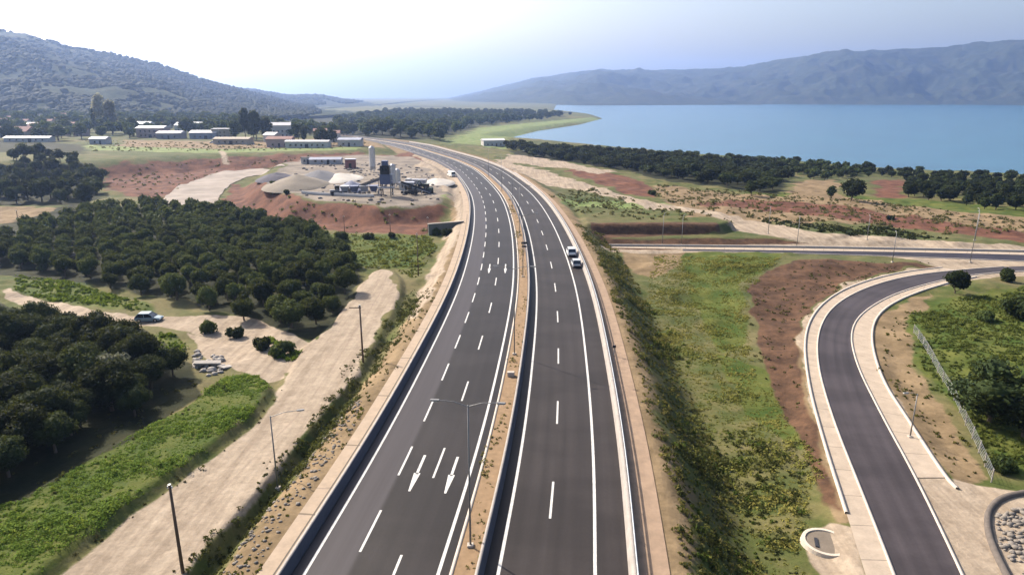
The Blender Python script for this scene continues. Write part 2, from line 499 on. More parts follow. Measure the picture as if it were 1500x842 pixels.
MASKPOLY = [
    ('red', [(148, 265), (160, 240), (235, 236), (330, 230), (450, 226), (530, 222), (545, 236), (470, 240), (400, 243), (330, 258), (270, 272), (235, 292), (175, 285)], 1.5, 1),
    ('red', [(318, 300), (345, 268), (385, 262), (395, 277), (450, 296), (560, 306), (650, 300), (640, 318), (628, 343), (560, 341), (500, 339), (440, 337), (400, 323), (340, 306)], 1, 1),
    ('red', [(1020, 297), (1120, 293), (1250, 302), (1330, 315), (1500, 341), (1560, 350), (1560, 362), (1340, 337), (1200, 317), (1110, 308), (1030, 303)], 1, 1),
    ('red', [(1278, 264), (1322, 264), (1328, 290), (1285, 290)], 1, 1),
    ('tan', [(1160, 266), (1225, 262), (1240, 300), (1165, 306)], 1, 1),
    ('red', [(600, 222), (650, 237), (655, 255), (570, 248), (555, 228)], 1, 1),
    ('red', [(820, 246), (900, 254), (962, 275), (962, 290), (900, 277), (840, 258)], 1, 1),
    ('red', [(1310, 367), (1560, 384), (1560, 396), (1420, 390)], .6, 1),
    ('gravel', DIRT_PX, .6, 1),
    ('gravel', [(5, 423), (60, 438), (140, 456), (210, 468), (300, 463), (380, 468), (440, 493), (470, 500), (440, 545), (400, 540), (330, 500), (260, 482), (200, 478), (100, 462), (8, 437)], .5, 1),
    ('gravel', [(285, 490), (340, 500), (420, 520), (425, 550), (400, 560), (340, 540), (290, 520)], .6, 1),
    ('gravel', [(320, 221), (328, 221), (336, 241), (327, 241)], .6, 0),
    ('gravel', [(612, 221), (640, 230), (672, 258), (682, 290), (676, 330), (655, 385), (630, 430), (610, 465), (598, 455), (625, 410), (655, 350), (664, 310), (655, 285), (640, 260), (610, 240)], .6, 1),
    ('gravel', [(728, 233), (760, 239), (850, 267), (960, 296), (1080, 321), (1200, 341), (1330, 351), (1560, 362), (1560, 374), (1300, 367), (1205, 359), (1160, 351), (1070, 334), (950, 307), (850, 281), (770, 257), (726, 243)], .6, 1),
    ('gravel', [(740, 226), (800, 232), (900, 252), (880, 256), (790, 244), (740, 238)], .8, 1),
    ('gravel', [(880, 362), (1300, 366), (1560, 372), (1560, 364), (1300, 352), (1205, 356), (1100, 358), (880, 359)], .5, 0),
    ('gravel', [(1210, 366), (1560, 372), (1560, 398), (1430, 400), (1370, 388), (1300, 376)], .5, 1),
    ('gravel', RAMP_OUT_PX, .5, 1),
    ('gravel', [(1390, 700), (1450, 712), (1560, 725), (1560, 880), (1460, 880)], .6, 1),
    ('gravel', [(1170, 778), (1210, 760), (1250, 770), (1275, 880), (1230, 880), (1180, 820)], .6, 1),
    ('tan', [(1166, 470), (1176, 490), (1180, 560), (1205, 650), (1245, 760), (1222, 760), (1190, 660), (1165, 600)], .6, 1),
    ('tan', [(905, 364), (1010, 364), (1000, 385), (960, 410), (920, 400)], .8, 1),
    ('tan', [(1280, 470), (1330, 440), (1370, 430), (1330, 470), (1340, 540), (1385, 620), (1440, 700), (1400, 712), (1330, 620), (1285, 550)], .8, 1),
    ('tan', [(-60, 306), (108, 306), (108, 322), (-60, 330)], 1, 1),
    ('tan', [(960, 272), (1100, 285), (1250, 290), (1420, 312), (1560, 325), (1560, 345), (1400, 335), (1200, 325), (1000, 318)], 1, 1),
    ('tan', [(180, 205), (330, 208), (560, 208), (560, 216), (330, 218), (180, 214)], 1, 1),
    ('lush', LUSH_PX, .5, 1),
    ('lush', [(505, 395), (515, 360), (440, 340), (560, 343), (635, 345), (640, 365), (600, 395), (560, 390)], .8, 1),
    ('lush', [(1000, 368), (1150, 372), (1120, 400), (1085, 420), (1095, 500), (1060, 520), (1010, 440)], 1, 1),
    ('lush', [(1050, 520), (1120, 540), (1190, 650), (1170, 660), (1090, 610)], 1, 1),
    ('lush', [(1330, 450), (1400, 432), (1560, 410), (1560, 720), (1460, 690), (1400, 610), (1340, 530)], 1, 1),
    ('lush', [(20, 402), (110, 412), (220, 448), (215, 462), (120, 448), (25, 425)], .8, 1),
    ('lush', [(225, 490), (265, 492), (270, 520), (230, 520)], .6, 1),
    ('lush', [(1060, 300), (1200, 310), (1420, 316), (1560, 325), (1560, 312), (1330, 292), (1100, 280)], 1, 1),
    ('plow', [(1100, 425), (1130, 395), (1180, 382), (1372, 386), (1300, 398), (1240, 416), (1192, 447), (1172, 490), (1174, 560), (1200, 655), (1228, 745), (1205, 735), (1178, 660), (1150, 610), (1125, 560), (1108, 480)], .8, 1),
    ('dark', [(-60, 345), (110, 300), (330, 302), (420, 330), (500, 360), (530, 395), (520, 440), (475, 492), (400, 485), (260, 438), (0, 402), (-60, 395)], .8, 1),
    ('dark', [(-200, 450), (0, 445), (180, 478), (225, 490), (270, 530), (300, 575), (190, 645), (100, 695), (30, 735), (-200, 800)], .8, 1),  # near grove floor: tree shadow painted into the ground colour
    ('plow', [(865, 326), (1050, 326), (1055, 341), (866, 341)], .3, 0),
    ('plow', [(880, 348.5), (1130, 350), (1206, 357), (880, 358)], .3, 0),
    ('dark', [(250, 172), (480, 166), (560, 163), (840, 164.5), (780, 174), (700, 184), (650, 200), (600, 206), (450, 197), (300, 188)], 3, 1),
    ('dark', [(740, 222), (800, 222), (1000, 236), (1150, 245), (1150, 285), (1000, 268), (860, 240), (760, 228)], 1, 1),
    ('grey', PLAT_PX, 1, 1),
    ('dark', [(-60, 205), (60, 206), (130, 215), (120, 226), (-60, 222)], 2, 1),
    ('dark', [(-60, 246), (60, 240), (140, 244), (150, 290), (100, 302), (-60, 302)], 2, 1),
    ('pale', [(650, 210), (700, 187), (800, 178), (868, 172), (882, 176), (780, 192), (738, 204), (700, 213)], 3, 1),
    ('pale', [(120, 213), (330, 219), (520, 216), (520, 220), (330, 224), (120, 220)], 1, 1),
    ('pale', [(-60, 224), (60, 222), (58, 240), (-60, 242)], 1, 1),
    ('pale', [(730, 207), (760, 210), (740, 218), (700, 214)], 1, 1),
]
build_ground()

# water, hills, haze, sky
def water():
    s = N('lake_water')
    st = s.n('Mapping'); s.l(s.pos(), st.inputs[0]); st.inputs['Scale'].default_value = (.012, .05, 1)
    n1 = s.noise(1, 5, vec=st.outputs[0])
    col = s.mix(s.ramp(n1, .35, .7), (.014, .08, .14), (.026, .12, .19))
    st2 = s.n('Mapping'); s.l(s.pos(), st2.inputs[0]); st2.inputs['Scale'].default_value = (.5, .9, 1)
    w = s.noise(1, 4, vec=st2.outputs[0])
    s.bsdf(col, .22, .38, bump=w, bumpd=.12, bstr=.5)
    n = 60
    xs = np.linspace(-900, 11000, n); ys = np.linspace(150, 12000, n)
    X, Y = np.meshgrid(xs, ys, indexing='ij')
    o = from_np('lake_water', np.stack([X, Y, X * 0 + LAKE_Z], -1).reshape(-1, 3), grid_faces(n, n)[:, ::-1], s.m)
    tag(o, kind='structure')
water()

def hill(name, ridge, foot, foot_z, back, mat, nu=500, nv=90, rough=1.0, seed=1, ribs=1.0):
    """ridge: list of (px, py, distance); foot: list of (px, distance)"""
    az, sl, dist = [], [], []
    for px, py, D in ridge:
        d = ray(px, py); az.append(math.atan2(d[0], d[1])); sl.append(d[2] / math.hypot(d[0], d[1])); dist.append(D)
    fa = [math.atan2(*ray(px, 160)[:2]) for px, _ in foot]; fd = [d for _, d in foot]
    A = np.linspace(az[0], az[-1], nu)
    slope = np.interp(A, az, sl); k = np.hanning(9); k /= k.sum()
    slope = np.convolve(np.pad(slope, 4, mode='edge'), k, 'valid')
    D1 = np.interp(A, az, dist); D0 = np.interp(A, fa, fd)
    zr = CAMH + slope * D1
    t = np.concatenate([np.linspace(0, 1, nv), 1 + np.linspace(.03, 1, 16)])
    AA, T = np.meshgrid(A, t, indexing='ij')
    D = D0[:, None] + (D1 - D0)[:, None] * np.minimum(T, 1) + np.maximum(T - 1, 0) * back
    x, y = D * np.sin(AA), D * np.cos(AA)
    u = A[:, None] * D1.mean() + 0 * T
    gul = fbm(u + D * .35, D * .25, 330 * rough, seed, 5) + .5 * fbm(x, y, 90 * rough, seed + 5, 4)
    prof = np.where(T <= 1, T ** 1.15, 1 - (T - 1) ** 1.5)
    env = np.sin(np.clip(T, 0, 1) * math.pi) ** .8
    z = foot_z + (zr[:, None] - foot_z) * prof
    z = z + gul * env * (zr[:, None] - foot_z) * .26 * ribs
    z = z + fbm(x, y, 22 * rough, seed + 9, 3) * 4 * rough * np.clip(T * 3, 0, 1)
    o = from_np(name, np.stack([x, y, z], -1).reshape(-1, 3), grid_faces(nu, len(t))[:, ::-1], mat, smooth=True)
    tag(o, kind='structure'); return o

def hillmat(name, c1, c2, c3, sc=.02):
    s = N(name)
    a, b, c = s.noise(sc, 6, rough=.7), s.noise(sc * 5, 5, rough=.7), s.noise(sc * .25, 4)
    col = s.mix(s.ramp(b, .35, .65), c1, c2)
    col = s.mix(s.math('MULTIPLY', s.ramp(a, .5, .72), .7), col, c3)
    col = s.scalecol(col, s.math('MULTIPLY_ADD', c, .8, .6))
    s.bsdf(col, .95, .05, bump=b, bumpd=4, bstr=.5); return s.m
HM = hillmat('hill_scrub', (.008, .016, .008), (.034, .044, .018), (.10, .09, .05))
HM2 = hillmat('hill_far', (.02, .028, .018), (.04, .045, .025), (.06, .055, .04), .008)
near_hill = hill('hill', [(-900, 20, 2000), (-400, 15, 2100), (-150, 28, 2100), (0, 45, 2100), (40, 50, 2100), (100, 70, 2150), (160, 78, 2200), (230, 95, 2250), (300, 118, 2300), (360, 134, 2350),
     (420, 150, 2400), (480, 160, 2450), (540, 168, 2450)],
     [(-900, 900), (0, 950), (200, 1000), (400, 1200), (540, 1500)], -4, 1500, HM, seed=3)
mid_hill = hill('hill', [(250, 170, 3700), (330, 128, 3700), (380, 133, 3700), (420, 140, 3700), (470, 140, 3700), (500, 146, 3700), (560, 153, 3700), (610, 156, 3700), (660, 160, 3700)],
     [(250, 2400), (450, 2500), (660, 2700)], -12, 1500, HM2, seed=8)
hill('hill', [(560, 160, 7500), (620, 152, 7500), (700, 135, 7200), (780, 115, 7000), (880, 103, 6600), (960, 103, 6200), (1040, 101, 5900), (1100, 96, 5700), (1150, 86, 5600), (1220, 79, 5500),
     (1270, 74, 5400), (1380, 70, 5300), (1430, 62, 5300), (1500, 58, 5200), (1650, 48, 5200), (1900, 60, 5200), (2400, 50, 5200)],
     [(560, 4000), (700, 3600), (850, 3300), (1100, 3700), (1300, 4000), (1500, 4100), (2400, 3800)], -19, 2500, HM2, nu=900, rough=2.2, seed=15, ribs=1.7)

def hill_woods(o, n, smin, smax):
    me = o.data; v = np.empty(len(me.vertices) * 3, np.float32); me.vertices.foreach_get('co', v); v = v.reshape(-1, 3)
    i = rng.integers(0, len(v), n * 3); p = v[i] + rng.uniform(-6, 6, (n * 3, 3)) * [1, 1, 0]
    k = (vnoise(p[:, 0], p[:, 1], 140, 41) + vnoise(p[:, 0], p[:, 1], 45, 42) * .8 + rng.uniform(-.25, .25, n * 3) > -.12) & (p[:, 2] > -4)
    p = p[k][:n]; m = len(p)
    bm = bmesh.new(); bmesh.ops.create_icosphere(bm, subdivisions=1, radius=1)
    iv = np.array([q.co[:] for q in bm.verts]); fi = np.array([[q.index for q in f.verts] for f in bm.faces]); bm.free()
    s = rng.uniform(smin, smax, m)
    V = p[:, None] + iv[None] * (s[:, None, None] * rng.uniform(.65, 1.25, (m, len(iv), 1))) * [1, 1, .8] + [0, 0, 1.0]
    Fi = fi[None] + (np.arange(m) * len(iv))[:, None, None]
    tag(from_np('hill_woods', V.reshape(-1, 3), Fi.reshape(-1, 3), leafmat('wood_leaves', (.010, .019, .008), (.03, .042, .016), .1, patch=.01)), kind='stuff')
hill_woods(near_hill, 26000, 3.0, 6.5); hill_woods(mid_hill, 9000, 4.5, 8.5)

# ------------------------------------------------------------------ roads
def asphalt(name, c, streak, lane=None, rough=.55):
    s = N(name); uv = s.n('UVMap'); mp = s.n('Mapping'); s.l(uv.outputs[0], mp.inputs[0]); mp.inputs['Scale'].default_value = (1.1, .025, 1)
    st = s.noise(1.0, 4, vec=mp.outputs[0]); fine = s.noise(3.0, 4); patch = s.noise(.06, 4)
    f = s.math('MULTIPLY_ADD', st, streak, 1 - streak / 2)
    f = s.math('MULTIPLY', f, s.math('MULTIPLY_ADD', fine, .35, .82))
    f = s.math('MULTIPLY', f, s.math('MULTIPLY_ADD', patch, .5, .75))
    su = s.n('SeparateXYZ'); s.l(uv.outputs[0], su.inputs[0])
    wave = s.math('COSINE', s.math('MULTIPLY', su.outputs[0], 3.8))
    mp2 = s.n('Mapping'); s.l(uv.outputs[0], mp2.inputs[0]); mp2.inputs['Scale'].default_value = (.05, .11, 1)
    bands = s.noise(1.0, 3, vec=mp2.outputs[0])
    f = s.math('MULTIPLY', f, s.math('MULTIPLY_ADD', wave, .07, 1.0))
    f = s.math('MULTIPLY', f, s.math('MULTIPLY_ADD', s.ramp(bands, .42, .58), .28, .86))
    col = s.scalecol(c, f)
    if lane:
        sep = s.n('SeparateXYZ'); s.l(uv.outputs[0], sep.inputs[0])
        g = s.math('MULTIPLY', s.ramp(sep.outputs[0], lane[1] + .25, lane[1] - .25), s.math('MULTIPLY_ADD', st, .8, .5))
        col = s.mix(g, col, lane[2])
    s.bsdf(col, rough, .14, bump=fine, bumpd=.02, bstr=.3); return s.m

AS_L = asphalt('asphalt_left', (.0175, .0148, .0150), .7, ( -14.2, -11.0, (.046, .041, .045)), .55)
AS_R = asphalt('asphalt_right', (.025, .021, .0205), .7, None, .6)
AS_X = asphalt('asphalt_ramp', (.045, .038, .041), .8, None, .6)
def concrete(name, c, var=.3, joints=0):
    s = N(name); n = s.noise(.7, 6, rough=.65); n2 = s.noise(5, 4)
    f = s.math('MULTIPLY', s.math('MULTIPLY_ADD', n, var * 2, 1 - var), s.math('MULTIPLY_ADD', n2, .3, .85))
    if joints:
        uv = s.n('UVMap'); sep = s.n('SeparateXYZ'); s.l(uv.outputs[0], sep.inputs[0])
        fr = s.math('FRACT', s.math('DIVIDE', sep.outputs[1], joints))
        j = s.math('LESS_THAN', fr, .018)
        f = s.math('MULTIPLY', f, s.math('MULTIPLY_ADD', j, -.55, 1))
    s.bsdf(s.scalecol(c, f), .85, .25, bump=n2, bumpd=.02, bstr=.3); return s.m
CONC = concrete('concrete_pale', (.46, .40, .33)); CONC_V = concrete('concrete_verge', (.31, .24, .175), .35, 12.0)
CONC_B = concrete('concrete_barrier', (.27, .245, .225), .35); CONC_W = concrete('concrete_kerb', (.39, .345, .30), .25)
PAVE = concrete('concrete_pavement', (.33, .27, .21), .36, 5.0)
PAINT = plain('road_paint', (.46, .455, .44), .6, var=.55, scale=2.2)
SOIL = plain('median_soil', (.21, .14, .08), .95, var=.45, scale=1.4)

def st(o): return tag(o, kind='structure')
st(mw_ribbon('road', -15.1, -3.55, 0, AS_L, nlat=12)); st(mw_ribbon('road', -1.3, 9.65, 0, AS_R, nlat=11))
st(mw_sweep('kerb', -3.42, [(-.13, -.1), (-.13, .15), (.13, .15), (.13, -.1)], 0, CONC_W, y1=620))
st(mw_ribbon('median_ground', -3.3, -1.55, .1, SOIL, nlat=3))
st(mw_ribbon('verge', -17.6, -15.75, .10, CONC_V, nlat=4, y1=330)); st(mw_ribbon('drain_channel', -16.42, -16.28, .106, plain('drain_dark', (.10, .085, .07), .9), y1=200))
TANV = plain('verge_soil', (.255, .18, .125), .95, var=.45, scale=.9)
st(mw_ribbon('verge', 10.3, 12.6, .02, TANV, nlat=4, y1=420))

def markings():
    V, Fc = [], []
    def quad(pts):
        i = len(V); V.extend(pts); Fc.append((i, i + 1, i + 2, i + 3))
    def strip(off, w, y0, y1, step=2.0):
        ys = np.linspace(y0, y1, max(2, int((y1 - y0) / step) + 1))
        for a, b in zip(ys, ys[1:]):
            p = []
            for o_, yq in ((off - w / 2, a), (off + w / 2, a), (off + w / 2, b), (off - w / 2, b)):
                x, y = axis_pt(yq, o_); p.append((float(x), float(y), float(ROAD_Z0(y)) + .005))
            quad(p)
    strip(-14.2, .24, -50, 640); strip(-4.4, .26, -50, 640); strip(0, .26, -50, 640); strip(7.1, .26, -50, 640)
    y = 56.5 - .6 - 17 * 4
    while y < 560: strip(3.4, .2, y - 5.6, y); y += 16.9
    y = 60.6 - 11.1 * 8
    while y < 480: strip(-10.95, .2, y - 5.5, y); y += 11.1
    y = 60.6 - 16.6 * 5
    while y < 560: strip(-7.65, .2, y - 5.6, y); y += 16.6
    def arrow(off, y0, y1):
        L = y1 - y0
        def q(o_, f): 
            x, y = axis_pt(y1 - f * L, off + o_); return (float(x), float(y), .006)
        quad([q(-.13, .55), q(.13, .55), q(.13, 0), q(-.13, 0)])
        quad([q(-.09, 1), q(.09, 1), q(.31, .52), q(-.31, .52)])
    for oy in ((52.6, 59.0), (130.5, 138.0)):
        arrow(-9.3, *oy); arrow(-6.05, *oy)
    st(from_np('road_markings', V, np.array(Fc), PAINT))
markings()

RL_PX = [(1322, 880), (1310, 842), (1262, 720), (1218, 610), (1196, 530), (1199, 480), (1222, 446), (1268, 421), (1330, 404), (1400, 396), (1470, 391), (1560, 388)]
RR_PX = [(1425, 880), (1410, 842), (1342, 700), (1292, 610), (1252, 530), (1245, 482), (1268, 453), (1318, 427), (1395, 407), (1455, 400), (1510, 397), (1580, 394)]
ra, rb = [P(a, b, -4) for a, b in RL_PX], [P(a, b, -4) for a, b in RR_PX]
st(ribbon2('ramp_road', ra, rb, .06, AS_X))
LO_PX = [(1280, 880), (1268, 842), (1240, 752), (1207, 650), (1183, 560), (1177, 490), (1198, 449), (1242, 420), (1312, 400), (1380, 392)]
RO_PX = [(1402, 716), (1385, 700), (1332, 618), (1290, 555), (1274, 492), (1287, 457), (1330, 433), (1390, 414), (1430, 406)]
lo, ro = [P(a, b, -4) for a, b in LO_PX], [P(a, b, -4) for a, b in RO_PX]
st(ribbon2('pavement', lo, ra[:10], .05, PAVE, nlat=4))
st(ribbon2('pavement', rb[:9][::-1] if False else [rb[2], rb[3], rb[4], rb[5], rb[6], rb[7], rb[8], rb[9]], ro[::1][1:], .05, PAVE, nlat=4))
kp = [(-.12, -.15), (-.12, .16), (.12, .16), (.12, -.15)]
st(path_sweep('kerb', ra[:11], kp, CONC_W, n=160)); st(path_sweep('kerb', rb[:11], kp, CONC_W, n=160))
st(path_sweep('kerb', lo[2:], [(-.16, -.3), (-.16, .22), (.16, .22), (.16, -.3)], CONC_W, n=140))
st(path_sweep('kerb', ro, [(-.16, -.3), (-.16, .22), (.16, .22), (.16, -.3)], CONC_W, n=140))
LOOP = plain('loop_gravel', (.235, .20, .17), .95, var=.45, scale=.15)
st(ribbon2('path', Gp([(232, 306), (240, 290), (258, 273), (300, 257), (345, 250), (390, 245), (415, 242)]), Gp([(322, 308), (318, 292), (330, 276), (352, 263), (378, 255), (398, 248), (418, 244)]), .25, LOOP, n=120, nlat=12))
# crossing road beyond the ramp
CZ = -4.4
cr = lambda pts: [P(px, py, CZ) for px, py in pts]
xa = cr([(1000, 365), (1150, 367), (1300, 369), (1400, 371), (1500, 373.5), (1640, 378)])
xb = cr([(1000, 367.5), (1150, 371), (1300, 375.5), (1400, 379), (1500, 383), (1640, 390)])
st(ribbon2('crossing_road', xa, xb, .06, asphalt('asphalt_cross', (.026, .022, .028), .5), n=120))
xk = cr([(890, 361.5), (1000, 362), (1150, 363.5), (1300, 366), (1400, 368), (1500, 370), (1640, 374)])
st(ribbon2('pavement', xk, cr([(890, 363)]) + xa, .05, PAVE, nlat=3))
st(path_sweep('kerb', cr([(892, 360.5), (1000, 361), (1150, 362.5), (1300, 365), (1400, 367), (1500, 369), (1640, 373)]), [(-.2, -.3), (-.2, .5), (.2, .5), (.2, -.3)], CONC_W, n=140))
st(path_sweep('kerb', xb, kp, CONC_W, n=120))
#@@PART3
# ------------------------------------------------------------------ barriers (things)
NJ = [(-.32, 0), (-.32, .12), (-.16, .36), (-.11, .95), (.11, .95), (.16, .36), (.32, .12), (.32, 0)]
BARD = concrete('shaded_barrier', (.055, .058, .075), .3)  # blue grey sides, with the shade of the road face put into the colour
def barrier(name, off, label, y1, hgt=1.0, parts=None):
    prof = [(a, h * hgt) for a, h in NJ]
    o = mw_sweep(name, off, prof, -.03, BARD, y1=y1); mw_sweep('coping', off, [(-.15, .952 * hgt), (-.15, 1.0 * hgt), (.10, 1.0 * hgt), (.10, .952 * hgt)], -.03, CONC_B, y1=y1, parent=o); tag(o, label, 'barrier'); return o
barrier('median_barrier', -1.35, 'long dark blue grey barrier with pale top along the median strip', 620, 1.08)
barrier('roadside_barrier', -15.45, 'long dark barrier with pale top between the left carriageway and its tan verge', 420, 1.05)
b = tag(mw_sweep('roadside_barrier', 9.95, [(-.40, 0), (-.40, .15), (-.26, .4), (-.18, .85), (.22, .85), (.22, 0)], -.03, CONC_B, y1=520), 'wide pale concrete barrier along the outer edge of the right carriageway', 'barrier')
STEEL = plain('galvanised_steel', (.36, .38, .40), .45, .6, .15, 2)
ys = np.arange(-20, 260, 4.0)
pm = None
for y in ys:
    x, yy = axis_pt(y, 10.12)
    if pm is None: pm = MB().box((0, 0, .97), (.07, .07, .26)).build('post', STEEL, b)
    else: pm = link(pm.copy(), b)
    pm.location = (float(x), float(yy), 0)
r_ = mw_sweep('rail', 10.12, [(-.05, 1.02), (-.05, 1.14), (.05, 1.14), (.05, 1.02)], 0, STEEL, y0=-40, y1=300, parent=b)

# ------------------------------------------------------------------ vegetation meshes
def leaf_quads(c, nrm, size, asp=1.6):
    n = len(c)
    t = rng.normal(size=(n, 3)); t -= (t * nrm).sum(1)[:, None] * nrm; t /= np.linalg.norm(t, axis=1)[:, None] + 1e-9
    b = np.cross(nrm, t); s = (size * rng.uniform(.7, 1.3, n))[:, None]
    t = t * s * asp * .5; b = b * s * .5
    v = np.stack([c - t, c - b * .9 + t * .1, c + t, c + b * .9 + t * .1], 1).reshape(-1, 3)
    return v, np.arange(4 * n).reshape(-1, 4)

def ico(sub=2):
    bm = bmesh.new(); bmesh.ops.create_icosphere(bm, subdivisions=sub, radius=1)
    v = np.array([q.co[:] for q in bm.verts]); f = np.array([[q.index for q in p.verts] for p in bm.faces]); bm.free(); return v, f
ICO1, ICO2 = ico(1), ico(2)

def crown_mesh(name, kind, n, leaf, mat, seed):
    r = np.random.default_rng(seed)
    if kind == 'olive':   k, ext, zc, rr = 13, (.62, .62, .38), .98, (.30, .46)
    elif kind == 'broad': k, ext, zc, rr = 16, (.60, .60, .55), 1.15, (.28, .46)
    elif kind == 'tall':  k, ext, zc, rr = 16, (.34, .34, 1.25), 1.75, (.28, .42)
    elif kind == 'cypress': k, ext, zc, rr = 14, (.10, .10, 1.9), 2.1, (.22, .34)
    else:                 k, ext, zc, rr = 9, (.62, .62, .22), .42, (.30, .48)      # bush
    d = r.normal(size=(k, 3)); d /= np.linalg.norm(d, axis=1)[:, None]
    cen = d * np.array(ext) * (r.uniform(.35, 1, k) ** .6)[:, None] + [0, 0, zc]
    rad = r.uniform(*rr, k)
    if kind == 'cypress': rad *= np.clip(1.25 - (cen[:, 2] - .3) / 4.6, .35, 1.1)
    V, Fq = [], []
    w = rad ** 2 / (rad ** 2).sum(); pick = r.choice(k, n, p=w)
    dd = r.normal(size=(n, 3)); dd /= np.linalg.norm(dd, axis=1)[:, None]
    c = cen[pick] + dd * (rad[pick] * r.uniform(.72, 1.12, n))[:, None] * [1, 1, .88]
    nrm = dd + r.normal(size=(n, 3)) * .65; nrm /= np.linalg.norm(nrm, axis=1)[:, None]
    v, f = leaf_quads(c, nrm, np.full(n, leaf))
    cv, cf = [], []
    off = len(v)
    for j in range(k):                                  # added solid cores that block light through the crown
        q = ICO1[0] * (1 + r.uniform(-.25, .2, (len(ICO1[0]), 1))) * rad[j] * .74 + cen[j]
        cv.append(q); cf.append(ICO1[1] + off); off += len(q)
    tri = np.vstack(cf)
    me = bpy.data.meshes.new(name)
    V = np.vstack([v] + cv).astype(np.float32)
    me.vertices.add(len(V)); me.vertices.foreach_set('co', V.ravel())
    li = np.concatenate([f.ravel(), tri.ravel()]).astype(np.int32)
    ls = np.concatenate([np.arange(0, f.size, 4), f.size + np.arange(0, tri.size, 3)]).astype(np.int32)
    me.loops.add(len(li)); me.loops.foreach_set('vertex_index', li)
    me.polygons.add(len(ls)); me.polygons.foreach_set('loop_start', ls); me.update(calc_edges=True)
    me.materials.append(mat); return me

def trunk_mesh(name, h, r, mat, limbs=4, seed=0):
    q = random.Random(seed); mb = MB()
    mb.tube((0, 0, -.2), (q.uniform(-.05, .05), q.uniform(-.05, .05), h), r, r * .65, 7)
    for i in range(limbs):
        a = 6.28 * i / max(limbs, 1) + q.uniform(-.4, .4)
        mb.tube((0, 0, h * .9), (math.cos(a) * .38, math.sin(a) * .38, h + q.uniform(.25, .5)), r * .5, r * .2, 5)
    bmesh.ops.recalc_face_normals(mb.bm, faces=mb.bm.faces)
    me = bpy.data.meshes.new(name); mb.bm.to_mesh(me); mb.bm.free(); me.materials.append(mat); return me

BARK = plain('bark', (.10, .075, .055), .95, var=.3)
OLIVE = leafmat('olive_leaves', (.02, .031, .010), (.072, .09, .027), .22)
DARKL = leafmat('dark_leaves', (.009, .017, .007), (.030, .042, .014), .2)
MIDL = leafmat('mid_leaves', (.022, .04, .013), (.06, .08, .024), .25)
PALEL = leafmat('pale_leaves', (.27, .26, .20), (.38, .36, .29), .4)
LIB = {}
def variants(kind, mat, n, leaf, cnt, trunk):
    key = (kind, mat.name, n)
    if key not in LIB:
        LIB[key] = [(crown_mesh('crown', kind, n, leaf, mat, 100 + i * 7 + n), trunk_mesh('trunk', trunk[0], trunk[1], BARK, trunk[2], i)) for i in range(cnt)]
    return LIB[key]
def tree(name, x, y, r, kind, mat, label, cat='tree', group=None, n=1500, leaf=.15, zs=1.0, cnt=5, trunk=(.55, .07, 4), sink=0.0):
    c, t = random.choice(variants(kind, mat, n, leaf, cnt, trunk))
    e = empty(name, (x, y, hz(x, y) - sink), random.uniform(0, 6.28), (r * random.uniform(.92, 1.1), r * random.uniform(.92, 1.1), r * zs * random.uniform(.9, 1.12)))
    link(bpy.data.objects.new('trunk', t), e); link(bpy.data.objects.new('crown', c), e)
    return tag(e, label, cat, group)

def scatter(poly, spacing, jitter=.35, rot=0.0):
    """jittered grid inside a world polygon"""
    p = np.array(poly); c = p.mean(0); ca, sa = math.cos(rot), math.sin(rot)
    q = (p - c) @ np.array([[ca, -sa], [sa, ca]])
    xs = np.arange(q[:, 0].min(), q[:, 0].max(), spacing); ys = np.arange(q[:, 1].min(), q[:, 1].max(), spacing)
    X, Y = np.meshgrid(xs, ys); X = X.ravel() + rng.uniform(-jitter, jitter, X.size) * spacing; Y = Y.ravel() + rng.uniform(-jitter, jitter, Y.size) * spacing
    w = np.stack([X, Y], 1) @ np.array([[ca, sa], [-sa, ca]]) + c
    return w[sdf(p, w[:, 0], w[:, 1]) > 0]

def far_wood(pts, rmin, rmax, kind, mat, zs):
    V, Fq, o_ = [], [], 0
    for x, y in pts:
        me = random.choice(variants(kind, mat, 260, .3, 3, (.55, .07, 4)))[0]
        nf = 260; v = np.empty(len(me.vertices) * 3, np.float32); me.vertices.foreach_get('co', v); v = v.reshape(-1, 3)
        r = random.uniform(rmin, rmax); a = random.uniform(0, 6.28); c, s = math.cos(a), math.sin(a)
        w = np.stack([v[:, 0] * c - v[:, 1] * s, v[:, 0] * s + v[:, 1] * c, v[:, 2] * zs], 1) * r + [x, y, hz(x, y)]
        f = np.arange(nf * 4).reshape(-1, 4) + o_; V.append(w); Fq.append(f)
        o_ += len(w)
    tag(from_np('distant_wood', np.vstack(V), np.vstack(Fq), mat), kind='stuff')

def grove(pxs, spacing, rmin, rmax, kind, mat, label, group, rot=.3, jitter=.3, n=1500, leaf=.15, limit=300, name='olive_tree', cat='tree', zs=1.0, drop=0.0):
    pts = scatter(Gp(pxs), spacing, jitter, rot)
    if drop: pts = pts[rng.uniform(size=len(pts)) > drop]
    pts = sorted(pts.tolist(), key=lambda p: math.hypot(*p)); rest = pts[limit:]; pts = pts[:limit]
    if rest: far_wood(rest, rmin, rmax, kind, mat, zs)
    for x, y in pts:
        tree(name, x, y, random.uniform(rmin, rmax), kind, mat, label, cat, group, n, leaf, zs)
    return len(pts)

